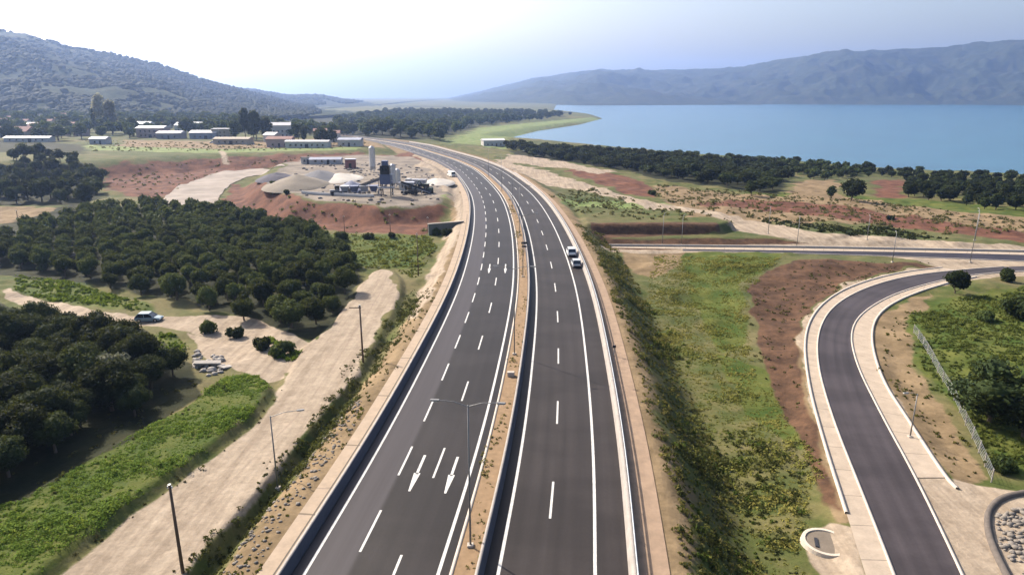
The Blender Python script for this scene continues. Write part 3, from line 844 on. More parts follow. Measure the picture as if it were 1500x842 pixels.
cnt = {}
cnt['grove'] = grove([(-160, 352), (20, 345), (100, 322), (150, 306), (330, 308), (420, 335), (490, 362), (522, 392), (512, 435), (475, 482), (440, 490), (390, 482), (300, 455), (235, 438), (130, 412), (0, 392), (-160, 396)],
      4.55, 1.75, 2.75, 'olive', OLIVE, 'round dark olive tree in the large dense grove above the dirt track', 'olive trees in the large grove', rot=.55, n=2600, leaf=.105, jitter=.17, zs=1.15)
cnt['front'] = grove([(-200, 482), (0, 480), (60, 490), (150, 512), (205, 530), (255, 545), (275, 575), (195, 628), (130, 655), (75, 682), (20, 716), (-200, 780)],
      3.9, 2.1, 3.5, 'broad', DARKL, 'dense dark green tree in the near grove below the dirt track', 'trees in the near left grove', rot=.2, n=5000, leaf=.066, name='orchard_tree')
cnt['scrub_left'] = grove([(-120, 245), (60, 232), (130, 240), (150, 262), (150, 285), (90, 300), (-120, 302)],
      7.5, 2.4, 4.4, 'broad', DARKL, 'dark rounded tree in the loose wood left of the red earth', 'trees in the loose left wood', n=700, leaf=.2, name='broadleaf_tree', drop=.15)
cnt['belt'] = grove([(738, 216), (800, 219), (900, 226), (1000, 232), (1150, 243), (1160, 262), (1130, 282), (1060, 272), (960, 258), (860, 241), (775, 229)],
      8.5, 2.8, 4.8, 'broad', DARKL, 'dark rounded tree in the long belt between dirt road and lake', 'trees in the lakeside belt', n=500, leaf=.24, name='lakeside_tree', zs=.72, jitter=.45)
cnt['belt2'] = grove([(1325, 268), (1400, 262), (1620, 276), (1640, 330), (1500, 313), (1420, 302), (1330, 292)],
      8.5, 2.4, 3.8, 'broad', DARKL, 'dark rounded tree in the wood at the right edge by the lake', 'trees in the right lakeside wood', n=600, leaf=.22, name='woodland_tree', zs=.9, jitter=.45)
cnt['shore'] = grove([(1160, 240), (1265, 250), (1400, 256), (1620, 272), (1620, 277), (1400, 262), (1260, 260), (1160, 254)],
      9, 1.9, 3.4, 'olive', DARKL, 'low shrub tree on the shore line in front of the blue water', 'shrub trees along the shore', n=400, leaf=.24, name='shore_tree', drop=.12, jitter=.45)
cnt['belt_back'] = grove([(742, 212), (850, 220), (1000, 229.5), (1150, 238), (1262, 246), (1268, 260), (1190, 264), (1150, 246), (1000, 235), (880, 227), (760, 219)],
      9, 2.0, 3.3, 'olive', MIDL, 'mid green low tree in the orchard carpet along the water behind the dark belt', 'orchard trees by the water', n=360, leaf=.26, name='orchard_row_tree', jitter=.3, zs=1.0)
cnt['plain'] = grove([(560, 166), (640, 164), (760, 166), (840, 169), (760, 180), (690, 186), (650, 208), (600, 206), (545, 202), (480, 196), (500, 178)],
      25, 5, 9, 'broad', MIDL, 'hazy green tree on the far plain beyond the motorway bend', 'trees on the far plain', n=260, leaf=.3, name='plain_tree', limit=260, zs=.8, jitter=.48)
cnt['foot'] = grove([(-100, 172), (100, 170), (300, 176), (450, 186), (540, 200), (450, 202), (330, 205), (240, 196), (180, 206), (100, 206), (-100, 212)],
      19, 4, 7.5, 'broad', MIDL, 'green tree among the houses at the foot of the left hill', 'trees around the village', n=300, leaf=.28, name='village_tree', limit=280, zs=.85, jitter=.48, drop=.25)
print(cnt)
# single trees and bushes
def at(name, px, py, r, kind, mat, label, cat='tree', **k):
    x, y = G(px, py); return tree(name, x, y, r, kind, mat, label, cat, None, **k)
at('broadleaf_tree', 128, 303, 4.6, 'broad', DARKL, 'big dark tree standing alone at the near corner of the red earth', n=1400, leaf=.15, zs=.95)
at('broadleaf_tree', 1247, 294, 5.0, 'broad', DARKL, 'large dark spreading tree alone on red earth near the lake', n=1500, leaf=.14, zs=.78)
at('broadleaf_tree', 1218, 291, 2.6, 'broad', MIDL, 'smaller green tree touching the large spreading tree near the lake', n=900, leaf=.16)
at('broadleaf_tree', 1100, 287, 3.6, 'broad', DARKL, 'dark tree at the near end of the lakeside belt', n=900, leaf=.16)
at('broadleaf_tree', 1268, 252, 3.6, 'broad', DARKL, 'single dark tree at the water edge, standing against the lake', n=500, leaf=.22)
at('round_bush', 1399, 430, 2.9, 'broad', DARKL, 'round dark bush tree at the inside of the ramp bend', 'bush', n=1800, leaf=.12, zs=.78, trunk=(.2, .06, 3))
at('round_bush', 1478, 412, 2.6, 'bush', DARKL, 'low dark bush beside the road at the right edge behind the round bush', 'bush', n=1400, leaf=.13, zs=1.0, trunk=(.1, .05, 3))
at('round_bush', 1490, 465, 4.0, 'bush', DARKL, 'wide dark bush on the green slope at the right edge', 'bush', n=2000, leaf=.11, trunk=(.1, .05, 3))
at('round_bush', 1440, 470, 2.2, 'bush', MIDL, 'small green bush between the round bush and the wide bush', 'bush', n=1200, leaf=.13, trunk=(.1, .05, 3))
at('large_bush', 1448, 618, 5.4, 'broad', DARKL, 'large dark bush tree overhanging the wire fence at the right edge', 'bush', n=3200, leaf=.085, zs=.72, trunk=(.2, .06, 4))
at('large_bush', 1500, 640, 3.6, 'broad', DARKL, 'dark bush tree cut by the right edge, below the large bush', 'bush', n=2600, leaf=.09, zs=.75, trunk=(.2, .06, 4))
at('round_bush', 1470, 690, 1.8, 'bush', MIDL, 'rusty green bush at the lower end of the wire fence', 'bush', n=1200, leaf=.14, trunk=(.1, .05, 3))
at('grey_bush', 170, 575, 2.9, 'olive', leafmat('grey_leaves', (.08, .085, .06), (.14, .14, .10), .2), 'grey leaved tree standing out of the dark near grove', n=2200, leaf=.12)
at('round_bush', 62, 396, 1.4, 'bush', MIDL, 'small bush on the grass strip between the two groves', 'bush', n=900, leaf=.16, trunk=(.1, .05, 3))
for i, (px, py, r, lab) in enumerate([(655, 345, 1.9, 'dark shrub against the retaining wall beside the motorway bend'), (640, 345, 1.5, 'smaller shrub at the left end of the retaining wall'),
        (574, 348, 1.2, 'small dark shrub alone on the light green field'), (500, 352, 2.3, 'dark shrub between the grove and the light green field'), (540, 350, 1.7, 'low shrub at the foot of the red bank'),
        (400, 272, 1.6, 'small bush on top of the orange bank'), (420, 284, 1.3, 'tiny bush on the rim of the red bank below the gravel heaps'), (305, 487, 1.5, 'bush beside the parked car on the dirt track'),
        (345, 494, 1.7, 'bush on the gravel below the large grove, second from the car'), (415, 520, 1.9, 'low bush on the gravel at the corner of the wide dirt road'), (385, 510, 1.6, 'bush next to the corner of the wide dirt road'),
        (955, 285, 1.8, 'reddish bush beside the pale service road near the lakeside belt'), (1305, 322, 1.5, 'small bush on the red strip beyond the crossing road')]):
    at('shrub', px, py, r, 'bush', DARKL if i % 2 == 0 else MIDL, lab, 'shrub', n=700, leaf=.19, zs=1.25, trunk=(.1, .05, 3))
# village trees
for px, py, r, kd, mt, lab in [(140, 196, 4.2, 'cypress', DARKL, 'dark tapering cypress in front of the pale poplars'), (152, 197, 3.2, 'cypress', DARKL, 'second dark cypress, just right of the tapering one'),
        (196, 199, 5.5, 'broad', DARKL, 'dark round tree beside the pinkish white house'), (150, 194, 6.0, 'tall', PALEL, 'pale grey poplar rising behind the dark cypresses'), (166, 195, 5.8, 'tall', PALEL, 'second pale grey poplar, right of the first'),
        (345, 204, 5.5, 'tall', MIDL, 'lighter green tree at the left end of the tall village clump'), (360, 205, 6.0, 'tall', DARKL, 'dark tree in the middle of the tall village clump'), (376, 205, 6.0, 'tall', DARKL, 'dark tree right of the middle in the tall village clump'),
        (391, 206, 6.2, 'tall', DARKL, 'tallest dark tree at the right end of the tall village clump'), (437, 207, 4.0, 'tall', DARKL, 'dark pointed tree behind the white wall right of the clump'), (446, 208, 3.4, 'tall', DARKL, 'shorter pointed tree beside the one behind the white wall'),
        (470, 212, 4.5, 'broad', DARKL, 'round dark tree behind the right end of the white wall'), (485, 213, 4.0, 'broad', DARKL, 'round dark tree next to the small blue shed')]:
    at('tall_tree', px, py, r * (1.5 if mt is PALEL else 1.2), kd, mt, lab, n=700, leaf=.17, trunk=(.6, .06, 3))

# ------------------------------------------------------------------ undergrowth (nobody could count it)
def undergrowth(name, polys, dens, hgt, rad, leaves, leaf, mat, label_unused=None, zoff=0.0, keep=None, up=.5, rag=1.5):
    C = []
    for pxs in polys:
        poly = np.array(Gp(pxs) if max(abs(p[0]) for p in pxs) > 60 else pxs)
        a = .5 * abs(np.dot(poly[:, 0], np.roll(poly[:, 1], 1)) - np.dot(poly[:, 1], np.roll(poly[:, 0], 1)))
        n = int(a * dens * 1.6) + 10
        q = rng.uniform(size=(n, 2)) * (poly.max(0) - poly.min(0)) + poly.min(0)
        bb = np.prod(poly.max(0) - poly.min(0))
        q = rng.uniform(size=(int(bb * dens) + 5, 2)) * (poly.max(0) - poly.min(0)) + poly.min(0)
        q = q[sdf(poly, q[:, 0] + fbm(q[:, 0], q[:, 1], 5, 77) * rag, q[:, 1] + fbm(q[:, 0], q[:, 1], 5, 78) * rag) > 0]
        C.append(q)
    C = np.vstack(C)
    if keep is not None: C = C[keep(C[:, 0], C[:, 1])]
    k = np.clip(.55 + 1.3 * fbm(C[:, 0], C[:, 1], 3.5, 55), .2, 1.5)
    z = height(C[:, 0], C[:, 1]) + zoff
    n = len(C) * leaves
    idx = np.repeat(np.arange(len(C)), leaves)
    d = rng.normal(size=(n, 3)); d[:, 2] = np.abs(d[:, 2]) * 1.1; d /= np.linalg.norm(d, axis=1)[:, None]
    rr = rng.uniform(.35, 1, n) * k[idx]
    c = np.stack([C[idx, 0] + d[:, 0] * rad * rr, C[idx, 1] + d[:, 1] * rad * rr, z[idx] + d[:, 2] * hgt * rr], 1)
    nrm = d * [1, 1, up] + rng.normal(size=(n, 3)) * .6; nrm /= np.linalg.norm(nrm, axis=1)[:, None]
    v, f = leaf_quads(c, nrm, leaf * (.6 + .5 * k[idx]), 1.9)
    o = from_np(name, v, f, mat); tag(o, kind='stuff'); return o
SCRUBM0 = leafmat('brown_weeds', (.04, .04, .015), (.14, .11, .04), .25, patch=.3)
LUSHM = leafmat('lush_leaves', (.09, .175, .018), (.22, .32, .045), .4, patch=.35)
FIELDM = leafmat('field_grass', (.055, .075, .014), (.18, .155, .04), .3, patch=.14)
SCRUBM = leafmat('scrub_leaves', (.035, .045, .014), (.10, .105, .035), .25, patch=.2)
DRYM = leafmat('dry_grass', (.13, .125, .04), (.30, .24, .10), .3, patch=.3)
undergrowth('lush_undergrowth', [LUSH_PX], 6.5, .42, .6, 24, .11, LUSHM, zoff=-.05, up=2.0, rag=2.2)
undergrowth('tall_weeds', [LUSH_PX], .35, .8, .45, 26, .13, leafmat('weed_leaves', (.09, .16, .02), (.24, .30, .055), .4, patch=.4), zoff=-.05, rag=4)
undergrowth('tall_weeds', [[(x + 6, y + 6) for x, y in LUSH_PX[1:7]] + [(x + 26, y + 10) for x, y in LUSH_PX[6:0:-1]]], .25, .4, .4, 14, .14, SCRUBM0)
undergrowth('green_undergrowth', [[(20, 403), (110, 412), (220, 448), (215, 460), (120, 447), (25, 425)], [(225, 490), (265, 492), (270, 520), (230, 520)],
    [(375, 500), (400, 498), (445, 515), (430, 528), (390, 518)]], 1.6, .7, .7, 14, .32, LUSHM)
undergrowth('light_grass', [[(505, 395), (515, 362), (440, 342), (560, 345), (632, 347), (640, 365), (610, 410), (580, 395)]], 1.0, .45, .6, 8, .34, leafmat('light_leaves', (.11, .14, .025), (.20, .21, .05), .4))
undergrowth('field_grass', [[(960, 374), (1120, 376), (1150, 372), (1120, 400), (1088, 430), (1095, 490), (1112, 560), (1180, 640), (1200, 700), (1170, 770), (1190, 842), (1040, 860), (1000, 700), (975, 560), (945, 430)]],
    3.0, .38, .7, 12, .17, FIELDM, zoff=-.05, up=1.8)
EMB = [(float(axis_pt(y, o)[0]), float(axis_pt(y, o)[1])) for y in range(34, 185, 10) for o in (13.6,)] + [(float(axis_pt(y, 21.5)[0]), float(axis_pt(y, 21.5)[1])) for y in range(184, 33, -10)]
undergrowth('embankment_scrub', [EMB],
    .62, .85, .75, 18, .24, SCRUBM, zoff=-.05)
undergrowth('embankment_grass', [EMB], 1.2, .5, .7, 12, .2, leafmat('embankment_leaves', (.06, .065, .018), (.18, .145, .05), .3, patch=.3))
LOWF = [(985, 610), (1080, 625), (1185, 700), (1170, 775), (1190, 850), (1010, 860), (985, 740)]
undergrowth('field_scrub', [LOWF], .75, .8, .7, 18, .2, SCRUBM, zoff=-.05)
undergrowth('field_shrubs', [LOWF, [(935, 440), (985, 450), (1020, 560), (1020, 640), (985, 620)]], .22, .85, .8, 26, .2, leafmat('shrub_leaves', (.04, .075, .012), (.11, .15, .03), .35), zoff=-.05)
undergrowth('ditch_scrub', [[(float(axis_pt(y, -20.2)[0]), float(axis_pt(y, -20.2)[1])) for y in range(34, 130, 8)] + [(float(axis_pt(y, -24.3)[0]), float(axis_pt(y, -24.3)[1])) for y in range(129, 33, -8)]],
    1.9, .6, .6, 16, .17, SCRUBM, zoff=-.05, rag=2)
undergrowth('slope_grass', [[(1335, 460), (1400, 440), (1560, 415), (1600, 720), (1465, 690), (1405, 612), (1350, 535)]], 2.0, .55, .7, 13, .24, leafmat('slope_leaves', (.045, .072, .014), (.115, .13, .028), .35), up=1.8)
undergrowth('terrace_scrub', [T2], .25, .35, .8, 12, .3, FIELDM)
undergrowth('terrace_scrub', [[(1110, 320), (1200, 328), (1330, 340), (1390, 350), (1330, 350), (1200, 340), (1130, 330)]], .6, .8, 1.0, 12, .4, DARKL)
undergrowth('dry_grass', [[(float(axis_pt(y, -3.1)[0]), float(axis_pt(y, -3.1)[1])) for y in range(34, 230, 8)] + [(float(axis_pt(y, -1.8)[0]), float(axis_pt(y, -1.8)[1])) for y in range(229, 33, -8)]],
    2.2, .35, .3, 9, .14, DRYM, zoff=.1)
undergrowth('verge_weeds', [[(float(axis_pt(y, -17.7)[0]), float(axis_pt(y, -17.7)[1])) for y in range(34, 130, 8)] + [(float(axis_pt(y, -20.5)[0]), float(axis_pt(y, -20.5)[1])) for y in range(129, 33, -8)]],
    .5, .35, .4, 9, .18, FIELDM)
undergrowth('road_edge_weeds', [[(250, 842), (370, 712), (480, 585), (545, 495), (556, 500), (490, 600), (382, 730), (268, 860)], [(60, 842), (180, 758), (290, 680), (400, 585), (428, 545), (440, 552), (410, 600), (300, 700), (190, 778), (85, 860)]], .35, .3, .35, 10, .15, SCRUBM0, rag=4)
undergrowth('bank_weeds', [[(1282, 478), (1330, 450), (1345, 540), (1400, 630), (1440, 700), (1405, 705), (1340, 625), (1292, 550)]], .35, .4, .5, 9, .24, FIELDM)
SPARSE = leafmat('sparse_weeds', (.04, .05, .018), (.14, .12, .05), .25, patch=.1)
undergrowth('sparse_weeds', [[(960, 272), (1150, 283), (1320, 300), (1500, 325), (1560, 340), (1400, 345), (1200, 330), (1080, 318), (960, 290)], [(850, 275), (960, 300), (1080, 326), (1000, 322), (870, 320), (800, 285)]], .10, .8, 1.1, 14, .42, SPARSE)
undergrowth('sparse_weeds', [[(150, 262), (240, 236), (440, 228), (530, 225), (400, 242), (300, 260), (235, 290)], [(320, 302), (395, 277), (450, 296), (640, 300), (628, 343), (440, 337)], [(120, 206), (330, 210), (540, 208), (540, 218), (330, 222), (140, 222)]], .03, .7, 1.1, 12, .5, SPARSE)
undergrowth('sparse_weeds', [[(1100, 425), (1180, 382), (1372, 387), (1240, 416), (1190, 448), (1172, 490), (1170, 560), (1225, 755), (1190, 700), (1112, 560), (1095, 480)], [(-60, 690), (60, 640), (260, 560), (400, 560), (250, 620), (60, 740)]], .22, .35, .5, 10, .22, SPARSE)
# rubble in the ditch
def rubble(name, poly, n, smin, smax, mat, kind='stuff'):
    p = np.array(poly); q = rng.uniform(size=(n * 6, 2)) * (p.max(0) - p.min(0)) + p.min(0); q = q[sdf(p, q[:, 0], q[:, 1]) > 0][:n]
    z = height(q[:, 0], q[:, 1]); V, Fc = [], []
    for i, (x, y) in enumerate(q):
        s = random.uniform(smin, smax)
        v = ICO1[0] * (1 + rng.uniform(-.3, .25, (len(ICO1[0]), 1))) * [s, s * random.uniform(.6, 1.1), s * .6] + [x, y, z[i] + s * .2]
        Fc.append(ICO1[1] + len(ICO1[0]) * i); V.append(v)
    return tag(from_np(name, np.vstack(V), np.vstack(Fc), mat), kind=kind)
ROCK2 = plain('ditch_rock', (.17, .15, .13), .9, var=.5, scale=.5)
ROCK = plain('pale_rock', (.27, .25, .23), .9, var=.35, scale=.8)
rubble('rubble', [axis_pt(y, -18.2) for y in range(34, 75, 6)] + [axis_pt(y, -21.5) for y in range(74, 33, -6)], 330, .06, .24, ROCK2)
rubble('yard_debris', Gp([(400, 262), (450, 290), (560, 300), (640, 296), (650, 265), (600, 240), (480, 236)]), 260, .25, .9, plain('debris_grey', (.13, .12, .115), .9, var=.7, scale=.15))
rubble('rubble', Gp([(285, 515), (325, 520), (330, 545), (300, 552), (280, 535)]), 60, .2, .7, ROCK)
rubble('rubble', Gp([(1458, 752), (1500, 745), (1540, 760), (1540, 850), (1500, 842), (1465, 800)]), 260, .10, .4, ROCK2)
#@@PART4
# ------------------------------------------------------------------ poles and lamps
GALV = plain('lamp_steel', (.19, .19, .19), .5, .3, .1, 2); WOOD = plain('pole_wood', (.11, .075, .055), .9, var=.3, scale=2)
LAMPG = plain('lamp_glass', (.75, .74, .70), .3, 0, .1, 2)
def street_lamp(x, y, h, arms, label, group=None, base=None, z=None):
    e = empty('street_lamp', (x, y, hz(x, y) if z is None else z)); tag(e, label, 'street lamp', group)
    MB().box((0, 0, .03), (.5, .5, .3), bev=.03).build('base', CONC_W, e)
    MB().tube((0, 0, .1), (0, 0, h), .085, .05, 10).build('pole', GALV, e, True)
    for ang, L in arms:
        c, s = math.cos(ang), math.sin(ang)
        a = MB().tube((0, 0, h - .12), (c * L * .5, s * L * .5, h + .22), .04, .035, 8).tube((c * L * .5, s * L * .5, h + .22), (c * L, s * L, h + .28), .035, .03, 8).build('arm', GALV, e)
        hd = MB().box((c * (L + .35), s * (L + .35), h + .28), (.7, .26, .11), rz=ang, bev=.04).build('lamp_head', GALV, e)
        MB().box((c * (L + .38), s * (L + .38), h + .205), (.45, .18, .03), rz=ang).build('lens', LAMPG, hd)
    return e
for i, y in enumerate((45.5, 86.4, 127.3, 168.2, 209, 250, 291)):
    x, yy = axis_pt(y, -2.55); s = float(np.interp(y, _yy, _dx)); a = -math.atan(s)
    street_lamp(float(x), float(yy), 12.0, [(a, 2.1), (a + math.pi, 2.1)],
        ['tall double armed lamp post nearest the camera on the median strip', 'second double armed lamp post along the median strip', 'third double armed lamp post along the median strip, level with the far arrows',
         'fourth double armed lamp post along the median, beyond the two cars', 'fifth double armed lamp post along the median at the start of the bend', 'sixth double armed lamp post along the median inside the bend',
         'farthest double armed lamp post on the median, far round the bend'][i], 'double armed median lamps', z=.1)
def lamp_px(px, py, ptop, arms, label, group=None):
    b = G(px, py); return street_lamp(b[0], b[1], max(4, top_height(b, ptop)), arms, label, group)
lamp_px(407, 715, 609, [(0.25, 2.4)], 'single armed lamp post on the right edge of the wide dirt road')
lamp_px(1333, 640, 577, [(math.pi + .2, 1.2)], 'short pale lamp post on the pavement kerb inside the ramp bend')
for px, py, pt, lab in [(970, 359, 315, 'leftmost slim lamp post along the crossing road, beside the embankment'), (998, 360, 318, 'slim lamp post second from the embankment on the crossing road'), (1167, 361, 320, 'slim lamp post at the right end of the dark terraces'),
        (1307, 384, 342, 'slim lamp post on the near kerb of the crossing road'), (1421, 384, 308, 'tall slim lamp post on the crossing road before the ramp junction'), (1428, 352, 312, 'slim lamp post beyond the crossing road on red soil'),
        (1270, 351, 318, 'slim lamp post beside the gravel behind the crossing road'), (1125, 342, 306, 'slim lamp post standing at the pale service road')]:
    lamp_px(px, py, pt, [(1.2, 1.0)], lab, 'lamps around the crossing road')
def wood_pole(px, py, ptop, label, r=.14, arm=0):
    b = G(px, py); h = top_height(b, ptop); e = empty('utility_pole', (b[0], b[1], hz(*b))); tag(e, label, 'pole')
    MB().tube((0, 0, -.4), (0, 0, h), r, r * .7, 10).build('shaft', WOOD, e, True)
    MB().tube((0, 0, h - .02), (0, 0, h + .06), r * .8, r * .8, 10).build('cap', STEEL, e)
    if arm:
        MB().box((-arm * .4, 0, h - .35), (abs(arm), .1, .12)).build('cross_arm', WOOD, e)
    m = MB()
    for q in (-.25, .25): m.tube((q * .6, 0, h - .3), (q * .6, 0, h - .08), .04, .05, 6)
    m.build('insulator', LAMPG, e)
wood_pole(268, 838, 710, 'brown wooden utility pole nearest the camera beside the wide dirt road')
wood_pole(532, 530, 447, 'wooden utility pole with short cross arm beside the dirt road further on', arm=1.6)
wood_pole(613, 404, 342, 'slender wooden pole in the light green field by the motorway', .11)
wood_pole(30, 340, 308, 'small dark pole on the dry field at the left edge', .12)
wood_pole(78, 330, 316, 'short dark pole at the right end of the dry field', .12)
for px, py, pt, lab in [(505, 341, 316, 'thin pole left of the pair in front of the red bank'), (572, 343, 314, 'thin pole in front of the middle of the red bank'), (627, 340, 318, 'thin pole beside the retaining wall in front of the red bank')]:
    wood_pole(px, py, pt, lab, .10)

# delineators and small signs on the motorway
DARKM = plain('dark_metal', (.03, .03, .035), .5, .2, .1)
def sign_post(off, y, label, h, boards):
    x, yy = axis_pt(y, off); e = empty('sign_post', (float(x), float(yy), .05)); tag(e, label, 'sign')
    MB().tube((0, 0, 0), (0, 0, h), .06, .06, 8).build('post', STEEL, e)
    for bz, w, hh in boards: MB().box((0, -.06, bz), (w, .04, hh), bev=.01).build('sign_panel', DARKM, e)
sign_post(-2.0, 148, 'small post with two dark sign panels seen from behind on the median', 2.6, [(2.3, 1.3, .5), (1.5, 1.1, .4)])
sign_post(10.9, 87, 'short dark marker post on the verge behind the right barrier', 1.5, [(1.3, .45, .4)])
# concrete box in the median
x, y = axis_pt(79, -2.5)
MBx = MB().box((0, 0, .3), (.9, .6, .6), bev=.04); o = MBx.build('junction_box', CONC_W); o.location = (float(x), float(y), .08)
tag(o, 'small pale concrete box on the dry median strip', 'utility box')

# ------------------------------------------------------------------ vehicles
def paint(name, col): return plain(name, col, .3, .1, .05, 3, .5)
GLASS = plain('car_glass', (.015, .02, .025), .08, 0, .05, 3, .8); TYRE = plain('tyre_rubber', (.02, .02, .02), .9); RIM = plain('wheel_rim', (.45, .45, .46), .35, .7, .05)
REDL = plain('tail_lamp', (.35, .01, .01), .25, 0, .05); HEADL = plain('head_lamp', (.7, .7, .68), .15, 0, .05)
def car(name, x, y, heading, body, label, cat, kind='hatch', z=None):
    """heading: direction of the bonnet, radians from +Y towards -X"""
    e = empty(name, (x, y, (hz(x, y) if z is None else z)), heading); tag(e, label, cat)
    L, W, H = {'hatch': (4.2, 1.78, 1.5), 'suv': (4.5, 1.85, 1.75), 'pickup': (5.1, 1.85, 1.8), 'van': (5.2, 2.0, 2.3)}[kind]
    h2 = L / 2; belt = H * .58
    def sec(yy, w, z0, z1, r=.12):
        w /= 2; return [(-w + r * .4, yy, z0), (w - r * .4, yy, z0), (w, yy, z0 + r), (w, yy, z1 - r), (w - r, yy, z1), (-w + r, yy, z1), (-w, yy, z1 - r), (-w, yy, z0 + r)]
    bonnet = belt * .92
    rear_top = {'hatch': belt, 'suv': belt * 1.02, 'pickup': belt * .95, 'van': belt}[kind]
    MB().loft([sec(-h2, W * .86, .38, rear_top * .86), sec(-h2 + .18, W * .97, .24, rear_top), sec(-h2 * .4, W, .22, belt), sec(h2 * .3, W, .22, belt), sec(h2 * .62, W * .98, .22, bonnet * .97),
               sec(h2 - .15, W * .93, .25, bonnet * .84), sec(h2, W * .80, .34, bonnet * .66)]).build('body', body, e, False)
    g = {'hatch': (-.94, -.66, .14, .50), 'suv': (-.95, -.80, .16, .50), 'pickup': (-.12, -.04, .34, .60), 'van': (-.985, -.95, .55, .82)}[kind]
    y0, y1, y2, y3 = [q * h2 for q in g]
    def ring(yy, w, zz): return [(-w / 2, yy, zz), (w / 2, yy, zz)]
    wt, wb = W * .80, W * .95
    MB().loft([[(-wb / 2, y0, belt - .02), (wb / 2, y0, belt - .02), (wb / 2, y3, belt - .02), (-wb / 2, y3, belt - .02)],
               [(-wt / 2, y1, H - .05), (wt / 2, y1, H - .05), (wt / 2, y2, H - .05), (-wt / 2, y2, H - .05)]]).build('window', GLASS, e)
    MB().box((0, (y1 + y2) / 2, H - .03), (wt + .05, (y2 - y1) + .1, .09), bev=.035).build('roof', body, e)
    pil = MB()
    for s in (-1, 1):
        for (ya, yb) in ((y0, y1), (y3, y2), ((y0 + y3) / 2, (y1 + y2) / 2)):
            pil.tube((s * wb / 2, ya, belt), (s * wt / 2, yb, H - .05), .05, .045, 5)
    pil.build('pillar', body, e)
    if kind == 'van':
        MB().box((0, -h2 * .22, (belt + H) / 2 - .02), (W * .985, h2 * 1.42, H - belt + .02), bev=.06).build('cargo_body', body, e)
    if kind == 'pickup':
        MB().box((0, -h2 * .56, rear_top + .02), (W * .8, h2 * .78, .05)).build('cargo_bed', DARKM, e)
    for sx in (-1, 1):
        for yy in (-h2 * .62, h2 * .62):
            w_ = MB().tube((sx * (W / 2 - .2), yy, .33), (sx * (W / 2 + .01), yy, .33), .33, .33, 16).build('wheel', TYRE, e)
            MB().tube((sx * (W / 2 - .02), yy, .33), (sx * (W / 2 + .025), yy, .33), .2, .18, 12).build('rim', RIM, w_)
        MB().box((sx * W * .34, h2 - .06, bonnet * .70), (.34, .12, .16), bev=.03).build('headlight', HEADL, e)
        MB().box((sx * W * .38, -h2 + .05, rear_top * .78), (.24, .1, .22), bev=.03).build('taillight', REDL, e)
        MB().box((sx * (W / 2 + .08), y3 - .1, belt + .06), (.18, .1, .13), bev=.03).build('mirror', body, e)
    MB().box((0, -h2 - .01, .40), (W * .84, .12, .22), bev=.04).build('bumper', DARKM, e)
    MB().box((0, h2 - .04, .36), (W * .78, .12, .18), bev=.04).build('bumper', DARKM, e)
    return e
x, y = axis_pt(136.5, 8.45); car('parked_car', float(x), float(y), .02, paint('car_paint_silver', (.42, .45, .47)), 'silver grey car on the hard shoulder, nearer of the two', 'car', 'hatch', .0)
x, y = axis_pt(146.5, 8.3); car('parked_car', float(x), float(y), .02, paint('car_paint_white', (.72, .73, .74)), 'white car on the hard shoulder in front of the silver grey car', 'car', 'suv', .0)
x, y = G(219, 470); car('parked_car', x, y, -1.50, paint('car_paint_blue', (.17, .25, .29)), 'pale bluish car parked on the dirt track between the two groves', 'car', 'hatch')
x, y = G(661, 259); car('parked_van', x, y, .5, paint('car_paint_cream', (.75, .74, .70)), 'white van standing on the gravel inside the motorway bend', 'van', 'van')
x, y = G(611, 281); car('parked_pickup', x, y, 1.2, paint('car_paint_grey', (.10, .11, .12)), 'dark pickup parked on the works yard right of the mixing tower', 'pickup', 'pickup')
x, y = G(312, 210); car('parked_car', x, y, 1.5, paint('car_paint_white', (.72, .73, .74)), 'white car parked on the earth terrace before the village sheds', 'car', 'hatch')

# ------------------------------------------------------------------ works yard
WHITE = plain('white_metal', (.48, .47, .46), .5, .1, .12, .8); BLUEG = plain('plant_blue', (.10, .12, .20), .5, .2, .2, .6); GREYM = plain('plant_grey', (.32, .33, .37), .5, .3, .2, .6)
def mixing_tower():
    x, y = G(567, 287); e = empty('mixing_tower', (x, y, hz(x, y))); tag(e, 'dark blue asphalt mixing tower with a cabin on top in the works yard', 'mixing tower')
    for sx in (-1, 1):
        for sy in (-1, 1): MB().box((sx * 1.6, sy * 1.6, 2.0), (.3, .3, 4.2)).build('leg', DARKM, e)
    MB().box((0, 0, 5.6), (3.8, 3.6, 3.2), bev=.08).build('hopper', BLUEG, e)
    t = MB().box((-.2, 0, 8.6), (3.0, 3.0, 2.9), bev=.08).build('tower_cabin', DARKM, e)
    MB().box((-.2, -1.53, 8.9), (1.6, .06, .9)).build('window', GLASS, t)
    MB().box((-.2, 0, 10.8), (2.0, 2.0, 1.5), bev=.06).build('tower_top', BLUEG, e)
    m = MB()
    for k in range(5): m.box((2.1, -1.6, 1.2 + k * 2), (.9, .9, .06))
    m.tube((2.5, -2, 0), (2.5, -2, 10), .05, .05, 6).tube((1.7, -2, 0), (1.7, -2, 10), .05, .05, 6)
    m.build('stair', STEEL, e)
    MB().box((0, -1.9, 3.0), (5.4, .7, .5)).tube((-2.2, -1.9, 0), (-2.2, -1.9, 3), .1, .1, 6).build('walkway', GREYM, e)
mixing_tower()
